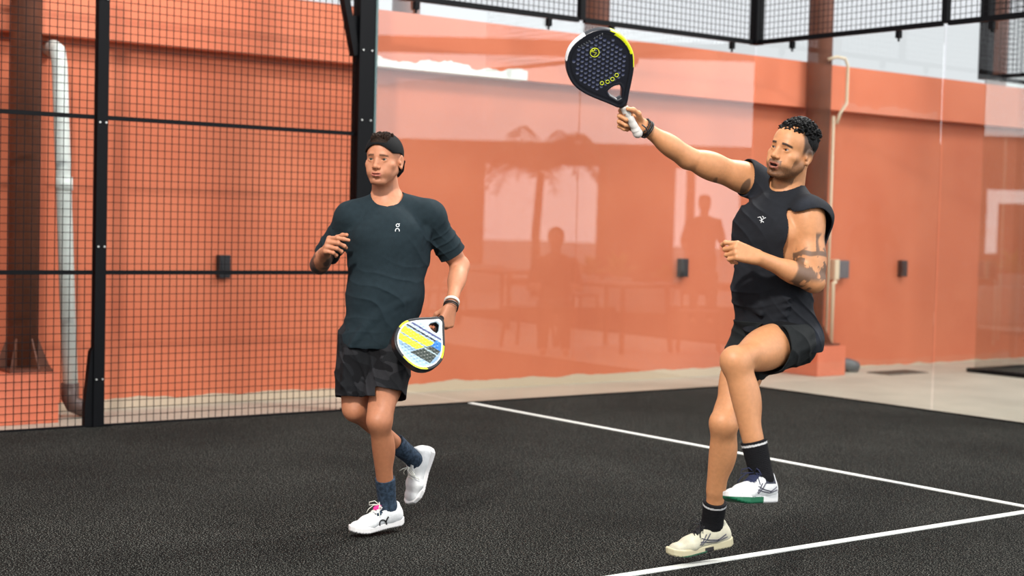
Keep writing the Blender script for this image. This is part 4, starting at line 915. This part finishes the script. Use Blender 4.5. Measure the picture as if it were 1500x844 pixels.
    bt = bvh_of([tank]); ox, oy = 1116, 322
    strokes('chest_logo', bt, [[(ox-6, oy-3), (ox-2, oy-4), (ox, oy), (ox-1, oy+5)], [(ox+6, oy-3), (ox+2, oy-1), (ox, oy+1)], [(ox-3, oy+1), (ox, oy+2), (ox+3, oy+4)], [(ox+1, oy-5), (ox+3, oy-3)]], .0018, M_mark, tank)
    bt = bvh_of([shorts]); ox, oy = 1128, 476
    strokes('leg_logo', bt, [[(ox-5, oy-5), (ox-2, oy), (ox-1, oy+5)], [(ox-2, oy), (ox+2, oy+1), (ox+6, oy-1)], [(ox+2, oy+1), (ox+3, oy+3)]], .0016, M_mark, shorts)
    ax = nrm(wrR-elR)
    ring('bracelet', wrR-ax*.016, ax, .034, .005, .008, M_bandb, body); ring('bracelet', wrR-ax*.004, ax+HF*.1, .033, .005, .006, M_bandb, body)
    bd = MB()
    A_ = frame_z(ax)
    for t in np.linspace(0, 2*math.pi, 22, endpoint=False):
        c_ = wrR+ax*.006+(A_[0]*math.cos(t)+A_[1]*math.sin(t))*.036; bd.tube([c_-ax*.0035, c_-ax*.002, c_+ax*.002, c_+ax*.0035], [.002, .0045, .0045, .002], 8)
    bd.build('bead_bracelet', M_bandb, body, True)
    return body, (wrR, hF, hS, hN)
P2, grip2 = player2()
# ================================================================== RACKETS
ROUT = [(0, .130), (.020, .133), (.038, .160), (.070, .200), (.104, .245), (.126, .290), (.131, .325), (.126, .365), (.108, .405), (.080, .434), (.045, .450), (0, .455)]
ROUT = ROUT+[(-x, y) for x, y in ROUT[::-1][1:-1]]
def smooth_poly(p, it=2):
    for _ in range(it):
        q = []
        for i in range(len(p)):
            a, b = np.array(p[i]), np.array(p[(i+1) % len(p)]); q += [tuple(a*.75+b*.25), tuple(a*.25+b*.75)]
        p = q
    return p
RO = smooth_poly(ROUT, 2); RH = smooth_poly([(0, .150), (.034, .212), (.0, .222), (-.034, .212)], 1)
def racket(O, Ad, n, sc, colf, m_body, m_grip, label, m_cord, holes=True):
    Ad = nrm(Ad); n = nrm(np.array(n)-Ad*(np.array(n)@Ad)); Wd = np.cross(Ad, n); A = np.array([Wd, Ad, n]); xf = lambda v: O+(v*sc)@A
    root = tag(empty('padel_racket', tuple(O)), label, 'racket')
    inv = -Vector(O)
    F = Field()
    def fn(P):
        x, y, z = P[..., 0], P[..., 1], P[..., 2]
        d2 = polysd(x, y, RO); d2 = np.maximum(d2, -polysd(x, y, RH)); d = extr(d2, z, .019, .006)
        rim = extr(np.maximum(d2, -(d2+.012)), z, .0198, .005); return np.minimum(d, rim)
    F.custom(fn, (0, .29, 0), .19)
    F.fc((0, .06, 0), (0, .150, 0), .013, .017, .015, .017, L=(1, 0, 0), k=.012)
    if holes:
        hs = []
        for j in range(12):
            for i in range(-5, 6):
                x = (i+.5*(j % 2))*.0185; y = .245+j*.0155
                if polysd(np.array([x]), np.array([y]), RO)[0] < -.030 and polysd(np.array([x]), np.array([y]), RH)[0] > .022: hs.append((x, y))
        hs = np.array(hs)
        base = F.p[0][2]
        def fn2(P):
            d = base(P); x, y, z_ = P[..., 0], P[..., 1], P[..., 2]; m_ = np.full(x.shape, 1.)
            for hx, hy in hs: m_ = np.minimum(m_, (x-hx)**2+(y-hy)**2)
            return np.maximum(d, np.minimum(.0050-np.sqrt(m_), np.abs(z_)-.0165))
        F.p[0] = (F.p[0][0], F.p[0][1], fn2, *F.p[0][3:])
    o = F.build('frame', .0021, m_body, root, color=colf, xf=xf); o.location = inv
    G = Field(); G.fc((0, .008, 0), (0, .128, 0), .0155, .0150, .0180, .0175, L=(1, 0, 0), k=.01); G.fc((0, .0, 0), (0, .012, 0), .0195, .0160, .0215, .0185, L=(1, 0, 0), k=.008)
    G.post = lambda P, d: d-.0011*np.abs(np.sin((P[..., 1]*115+np.arctan2(P[..., 0], P[..., 2])*.5)))*(P[..., 1] > .014)
    g = G.build('grip', .002, m_grip, root, xf=xf); g.location = inv
    c = MB().tube([xf(np.array([q]))[0] for q in ((0, -.014, 0), (.016, -.028, .01), (.034, -.02, .02), (.038, .01, .022), (.03, .03, .02))], .003, 8).build('wrist_cord', m_cord, root, True); c.location = inv
    return root, xf, A, inv
YEL = C3(222, 232, 30)
def col_a(v):     # raised racket: black with yellow rim on one flank and white on the crown
    x, y, z = v[:, 0], v[:, 1], v[:, 2]; c = np.tile(C3(24, 26, 34), (len(v), 1)); d2 = polysd(x, y, RO); edge = d2 > -.0045
    c[(d2 < -.016) & (d2 > -.020)] = C3(14, 15, 20)
    c[edge & (x > .08) & (y > .25) & (y < .42)] = YEL; c[edge & (x < .0) & (y > .40)] = C3(214, 214, 216); c[edge & (x < -.06) & (y > .22) & (y < .30) & (z < 0)] = YEL
    c[(np.abs(z) < .0183) & (d2 < -.014) & (y > .2)] = C3(50, 56, 80)
    pl = (d2 < -.004) & (d2 > -.012) & (x > .09) & (y > .30) & (y < .40); c[pl] = YEL*.9
    return c
SGX = -1
def col_b(v):
    x, y, z = v[:, 0], v[:, 1], v[:, 2]; d2 = polysd(x, y, RO); c = np.tile(C3(20, 22, 26), (len(v), 1)); face = (np.abs(z) > .014) & (d2 < -.004)
    c[face & (d2 > -.016)] = C3(24, 26, 30); ins = face & (d2 < -.016); c[ins] = C3(120, 150, 176)
    x = x*SGX; s_ = (y-.335)+.30*x
    c[ins & (s_ > .055)] = C3(150, 176, 196); c[ins & (s_ < -.060)] = C3(172, 190, 200)
    c[ins & (np.abs(s_+.068) < .005)] = C3(34, 40, 60); c[ins & (np.abs(s_+.092) < .005)] = C3(70, 74, 120)
    yel = ins & (s_ > -.055) & (s_ < .030) & (np.abs(s_+.010) > .004) & (x < .055-.6*(s_+.055)); c[yel] = YEL
    dk = ins & (s_ > -.045) & (s_ < .062) & (x > .060-.6*(s_+.055)) & (x < .095); c[dk] = C3(46, 56, 50); c[ins & (np.abs(s_+.0) < .004) & (x > .03)] = C3(150, 170, 175)
    c[ins & (s_ < -.03) & (s_ > -.075) & (x > .045)] = C3(30, 110, 195)
    c[face & (np.abs(d2+.017) < .0028)] = C3(232, 234, 232); c[(np.abs(z) > .014) & (np.abs(polysd(x, y, RH)-.008) < .003)] = C3(232, 234, 232)
    c[face & (d2 > -.014) & (y > .40) & (x > -.02)] = YEL; c[face & (d2 > -.013) & (np.abs(y-.27) < .03) & (x > 0)] = YEL; c[face & (d2 > -.013) & (np.abs(y-.31) < .03) & (x < 0)] = YEL
    return c
M_rack = mat('glossy_racket_shell', (1, 1, 1, 1), .35, attr=True, spec=.5, bump=.1, bscale=150)
M_gripw = mat('white_overgrip', srgb(216, 212, 206), .8, noise=60, amt=.06, bump=.4, bscale=300)
M_gripb = mat('black_grip', srgb(24, 24, 26), .8, noise=60, amt=.1, bump=.4)
M_yel = mat('yellow_print', srgb(214, 226, 40), .45); M_gry = mat('grey_print', srgb(120, 124, 130), .45)
wr, hF, hS, hN = grip2
AX2 = nrm(at(853, 42, 6.02)-at(934, 194, 6.22)); O2 = at(934, 195, D2-.12-.034)
r2, xfA, RA, inv = racket(O2, AX2, V(-.20, .16, .96), 1.05, col_a, M_rack, M_gripw, 'black and yellow padel racket raised high by the player on the right', M_bandb)
def prints(root, xf, inv, lines, r, m_, nm, zf):
    mb = MB()
    for ln in lines: mb.tube([xf(np.array([[x, y, zf]]))[0] for x, y in ln], r, 6)
    o = mb.build(nm, m_, root, True); o.location = inv
fz = 1 if RA[2]@HF > 0 else -1; sx_ = 1 if RA[0]@HR > 0 else -1
circ = lambda cx, cy, r, a0=0, a1=360, n=20: [(cx+r*math.cos(math.radians(a0+(a1-a0)*i/n)), cy+r*math.sin(math.radians(a0+(a1-a0)*i/n))) for i in range(n+1)]
cx, cy = 0, .375
prints(r2, xfA, inv, [circ(cx, cy, .017), [(cx+.008, cy+.011), (cx-.006, cy+.006), (cx+.006, cy-.004), (cx-.008, cy-.010)], [(cx-.012, cy+.008), (cx-.002, cy+.012)]], .0014, M_yel, 'emblem', fz*.0197)
prints(r2, xfA, inv, [circ(-.030+.021*i, .249+(0.006 if i in (0, 3) else 0), .0068) for i in range(4)], .0012, M_yel, 'ring_marks', fz*.0197)
prints(r2, xfA, inv, [[(-.045+.011*i, .418), (-.045+.011*i+.003, .427), (-.045+.011*i+.007, .418)] for i in range(5)]+[[(.02+.011*i, .424), (.02+.011*i+.007, .427), (.022+.011*i, .418)] for i in range(4)], .0010, M_gry, 'lettering', fz*.0197)
wr, hF, hS, hN = grip1
A1 = V(-.47, -.56, .68); hc1 = wr+hF*.062+hS*.004-hN*.024+HR*.02+HU*.03; O1 = hc1-A1*.050
r1, xfB, RB, inv = racket(O1, A1, V(.49, .47, .72), .93, col_b, M_rack, M_gripb, 'white, yellow and blue padel racket held low by the player in the t-shirt', M_bandb)
# ------------------------------------------------------------------ the terrace side, seen only as reflections in the side glass
M_far = mat('dark_terracotta_plaster', srgb(150, 72, 50), .8, noise=2, amt=.08)
M_frame = mat('grey_beam_steel', srgb(120, 96, 90), .6)
M_leaf = mat('palm_leaf_green', srgb(70, 84, 40), .6, noise=12, amt=.15); M_leafy = mat('yellow_green_leaf', srgb(170, 175, 50), .55, noise=12, amt=.15)
M_trunk = mat('palm_trunk', srgb(92, 74, 56), .8, noise=14, amt=.2, bump=.6)
M_wood = mat('dark_timber', srgb(84, 54, 40), .6, noise=8, amt=.2); M_potw = mat('white_planter', srgb(210, 208, 202), .6, noise=8, amt=.04)
def mir(u, v, depth):
    p = at(u, v, depth).copy(); p[0] *= -1; return p
def flr(u, depth): p = mir(u, 400, depth); p[2] = 0; return p
# facade with openings, parallel to the picture of the reflection
HRm = HR*np.array([-1, 1, 1]); HFm = HF*np.array([-1, 1, 1])
def slab(u0, u1, z0, z1, depth, name, m_, lb=None, cat=None, kind=None, th=.3, parent=None):
    a, b = flr(u0, depth), flr(u1, depth); e = -HFm*th; v = []
    for p in (a, b, b+e, a+e): v.append((p[0], p[1], z0))
    for p in (a, b, b+e, a+e): v.append((p[0], p[1], z1))
    o = mesh_obj(name, v, [(0,3,2,1),(4,5,6,7),(0,1,5,4),(1,2,6,5),(2,3,7,6),(3,0,4,7)], m_, parent)
    return tag(o, lb, cat, kind=kind) if lb or kind else o
zz = lambda v, depth: 1.40269-(v-(315))*depth/FPX
Dp = 34
f_ = tag(empty('terrace_facade', tuple(flr(800, Dp))), 'terracotta terrace facade with bright openings, mirrored in the side glass', 'facade'); iv = -Vector(f_.location)
H_ = zz(232, Dp)
for a, b in ((300, 706), (872, 985), (1082, 1180)): slab(a, b, 0, H_, Dp, 'pier', M_far, parent=f_).location = iv
slab(300, 1180, H_, H_+.5, Dp, 'lintel', M_far, parent=f_).location = iv
slab(300, 1180, 0, zz(398, Dp), Dp-.2, 'parapet', M_far, parent=f_).location = iv
slab(1003, 1014, 0, H_, Dp, 'pier', M_far, parent=f_).location = iv
zh = lambda v, depth: 1.40269-(v-342)*depth/FPX
for a, b, z0, z1 in ((1180, 1441, 0, zh(200, Dp)), (1464, 1620, 0, zh(298, Dp)), (1441, 1464, 0, zh(372, Dp)), (1441, 1620, zh(278, Dp), zh(200, Dp))): slab(a, b, z0, z1, Dp, 'pier', M_far, parent=f_).location = iv
slab(1436, 1620, 0, zh(420, 24), 24, 'bench', M_potw, 'long white wall bench mirrored in the neighbouring court glass', 'bench', th=.4)
for i, z in enumerate((3.6, 4.9, 6.6)):
    slab(300, 1200, z+.6, z+.85, 26-i*1.2, 'roof_beam', M_frame, ['lower', 'middle', 'upper'][i]+' terrace roof beam mirrored as a dusky band in the side glass', 'beam')
# palm
def palm(p, h, cr, lb):
    o = tag(empty('palm_tree', tuple(p)), lb, 'palm'); MB().tube([(0, 0, 0), (.05, 0, h*.5), (0, .05, h)], [.11, .08, .07], 12).build('trunk', M_trunk, o, True)
    for k in range(16):
        a = k*2.399; el = .35+.6*((k*37) % 10)/10; mb = MB(); pts = []
        for t in np.linspace(0, 1, 9): r = cr*t; pts.append(np.array([math.cos(a)*r, math.sin(a)*r, h+el*cr*math.sin(t*2.4)*.9-cr*.55*t*t]))
        mb.tube(pts, .012, 5); sd = np.array([-math.sin(a), math.cos(a), 0])
        for j in range(1, 9):
            for s_ in (-1, 1):
                for q in (0, .5):
                    c = pts[j-1]*(1-q)+pts[j]*q; ln = cr*.34*(1-abs(j-4)/7); e = c+sd*s_*ln*.8+np.array([math.cos(a), math.sin(a), 0])*ln*.4-np.array([0, 0, ln*.5]); w_ = np.array([math.cos(a), math.sin(a), 0])*.03
                    mb.add([c-w_, c+w_, e, (c+e)/2+np.array([0, 0, .02])], [(0, 1, 3), (0, 3, 2), (1, 2, 3), (0, 2, 1)])
        mb.build('frond', M_leaf, o)
palm(flr(785, 29), zz(243, 29), 1.35, 'palm with drooping fronds, mirrored between the two players')
def plant(p, s_, lb):
    o = tag(empty('potted_plant', tuple(p)), lb, 'plant', None)
    MB().tube([(0, 0, 0), (0, 0, .02), (0, 0, .5*s_)], [.16*s_, .18*s_, .24*s_], 16).build('planter', M_potw, o)
    mb = MB(); r = random.Random(int(p[0]*100))
    for k in range(46):
        a = r.uniform(0, 6.28); el = r.uniform(.3, 1.4); ln = r.uniform(.3, .6)*s_; d = np.array([math.cos(a)*math.cos(el), math.sin(a)*math.cos(el), math.sin(el)]); b0 = np.array([0, 0, .5*s_]); sd = np.array([-math.sin(a), math.cos(a), 0])
        t = b0+d*ln; m_ = b0+d*ln*.55; mb.add([b0, m_+sd*.05*s_, t-np.array([0, 0, .08*s_]), m_-sd*.05*s_, m_+np.array([0, 0, .01])], [(0, 1, 4), (1, 2, 4), (2, 3, 4), (3, 0, 4)])
    mb.build('foliage', M_leafy, o)
plant(flr(905, 26), 1.0, 'yellow-green leafy plant mirrored behind the raised arm'); plant(flr(975, 27), .8, 'yellow-green plant mirrored beside the small black wall box'); plant(flr(862, 27.5), .9, 'yellow-green plant mirrored near the middle glass seam')
plant(flr(1482, 30), 1.25, 'yellow-green plant mirrored in the neighbouring court glass')
# tables and chairs
def table(p, lb):
    o = tag(empty('terrace_table', tuple(p)), lb, 'table'); MB().box((-.6, -.4, .71), (.6, .4, .75), .008).build('tabletop', M_wood, o)
    for i in (-1, 1):
        for j in (-1, 1): MB().bar((i*.5, j*.32, .71), (i*.55, j*.36, 0), .04).build('leg', M_wood, o)
    return o
def chair(p, rz, lb):
    o = tag(empty('terrace_chair', tuple(p)), lb, 'chair'); o.rotation_euler.z = rz
    MB().box((-.22, -.22, .43), (.22, .22, .46), .006).build('seat', M_wood, o); MB().box((-.21, -.235, .62), (.21, -.205, .88), .006).build('backrest', M_wood, o)
    for i in (-1, 1):
        for j in (-1, 1): MB().bar((i*.19, j*.19, .43), (i*.23, j*.23, 0), .03).build('leg', M_wood, o)
        MB().bar((i*.19, -.21, .45), (i*.19, -.22, .88), .028).build('back_post', M_wood, o)
for i, (u, d) in enumerate(((560, 22.5), (740, 20.5), (900, 17.2))):
    p = flr(u, d); w_ = ['leftmost', 'middle', 'rightmost'][i]; table(p, w_+' dark terrace table mirrored low in the side glass')
    chair(p+HRm*.95, .3+i, w_+' terrace table, chair at its near end'); chair(p-HRm*.95, 2.2+i, w_+' terrace table, chair at its far end')
slab(650, 740, .0, .5, 31, 'bench', M_potw, 'white low bench mirrored behind the player in the t-shirt', 'bench', th=.4)
slab(905, 980, .0, .46, 24.5, 'bench', M_potw, 'long pale bench mirrored left of the small black wall box', 'bench', th=.4)
# onlookers
M_shw = cloth('white_tee', srgb(220, 222, 222)); M_shd = cloth('brown_tee', srgb(92, 66, 56)); M_trs = cloth('dark_trousers', srgb(48, 42, 44)); M_skf = mat('onlooker_skin', srgb(176, 124, 98), .5)
def onlooker(p, h, lb, shirt, seated=False, turn=0.):
    s_ = h/1.78; c_, sn = math.cos(turn), math.sin(turn); f = HFm*c_+HRm*sn; l = HRm*c_-HFm*sn; q = lambda a, b, z: np.array(p)*[1, 1, 0]+(l*a+f*b+HU*z)*s_
    dz = -.42 if seated else 0; B = Field(); hd = q(0, .02, 1.66+dz)
    B.ell(hd, (.078*s_, .09*s_, .115*s_), k=.02); B.fc(hd, q(0, 0, 1.45+dz), .055*s_, .06*s_, k=.02); B.fc(q(0, 0, 1.36+dz), q(0, 0, 1.0+dz), .16*s_, .14*s_, .10*s_, .10*s_, L=l, k=.05)
    legs = []; arms = []
    for sd in (-1, 1):
        sh = q(sd*.19, 0, 1.40+dz); el = q(sd*.27, -.03, 1.12+dz); wr = q(sd*.24, .16, .95+dz) if not seated else q(sd*.18, .28, 1.16+dz); arms.append((sh, el, wr)); B.fc(sh, el, .048*s_, .040*s_, k=.03); B.fc(el, wr, .040*s_, .028*s_, k=.02)
        B.fc(wr, wr+(f*.09-HU*.05)*s_, .034*s_, .018*s_, .018*s_, .01*s_, L=HU, k=.02)
        hp = q(sd*.09, 0, .93+dz); kn = q(sd*.11, .04+(.40 if seated else 0), .50); an = q(sd*.12, (.36 if seated else -.01), .09); legs.append((hp, kn, an)); B.fc(hp, kn, .085*s_, .058*s_, k=.04); B.fc(kn, an, .056*s_, .036*s_, k=.03); B.fc(an-HU*.04*s_, an+f*.16*s_-HU*.05*s_, .038*s_, .034*s_, k=.03)
    o = B.build('person', .014, M_skf); tag(o, lb, 'person')
    T = Field(); T.fc(q(0, 0, 1.38+dz), q(0, 0, .98+dz), .185*s_, .165*s_, .125*s_, .125*s_, L=l, k=.05)
    for sh, el, wr in arms: T.fc(sh, el*.85+sh*.15, .062*s_, .058*s_, k=.04)
    T.build('t_shirt', .014, shirt, o); U = Field(); U.ell(q(0, 0, .95+dz), (.165*s_, .165*s_, .11*s_), k=.04)
    for hp, kn, an in legs: U.fc(hp, kn, .098*s_, .075*s_, k=.04); U.fc(kn, an, .072*s_, .052*s_, k=.03)
    U.build('trousers', .014, M_trs, o); Hq = Field(); Hq.ell(hd+HU*.03*s_-f*.02*s_, (.086*s_, .094*s_, .10*s_), k=.01); Hq.post = lambda P, d: np.maximum(d, .0-(P-hd)@HU*.9-.01+((P-hd)@f)*.6); Hq.build('hair', .012, M_hair2, o)
onlooker(flr(1028, 22), 1.84, 'person standing as a dark silhouette mirrored left of the right player', M_shd)
onlooker(flr(812, 16.6), 1.76, 'person seated at a table, mirrored as a dark shape in the side glass', M_shd, True)
onlooker(flr(690, 40), 1.74, 'small person in a white t-shirt mirrored right of the left player', M_shw)
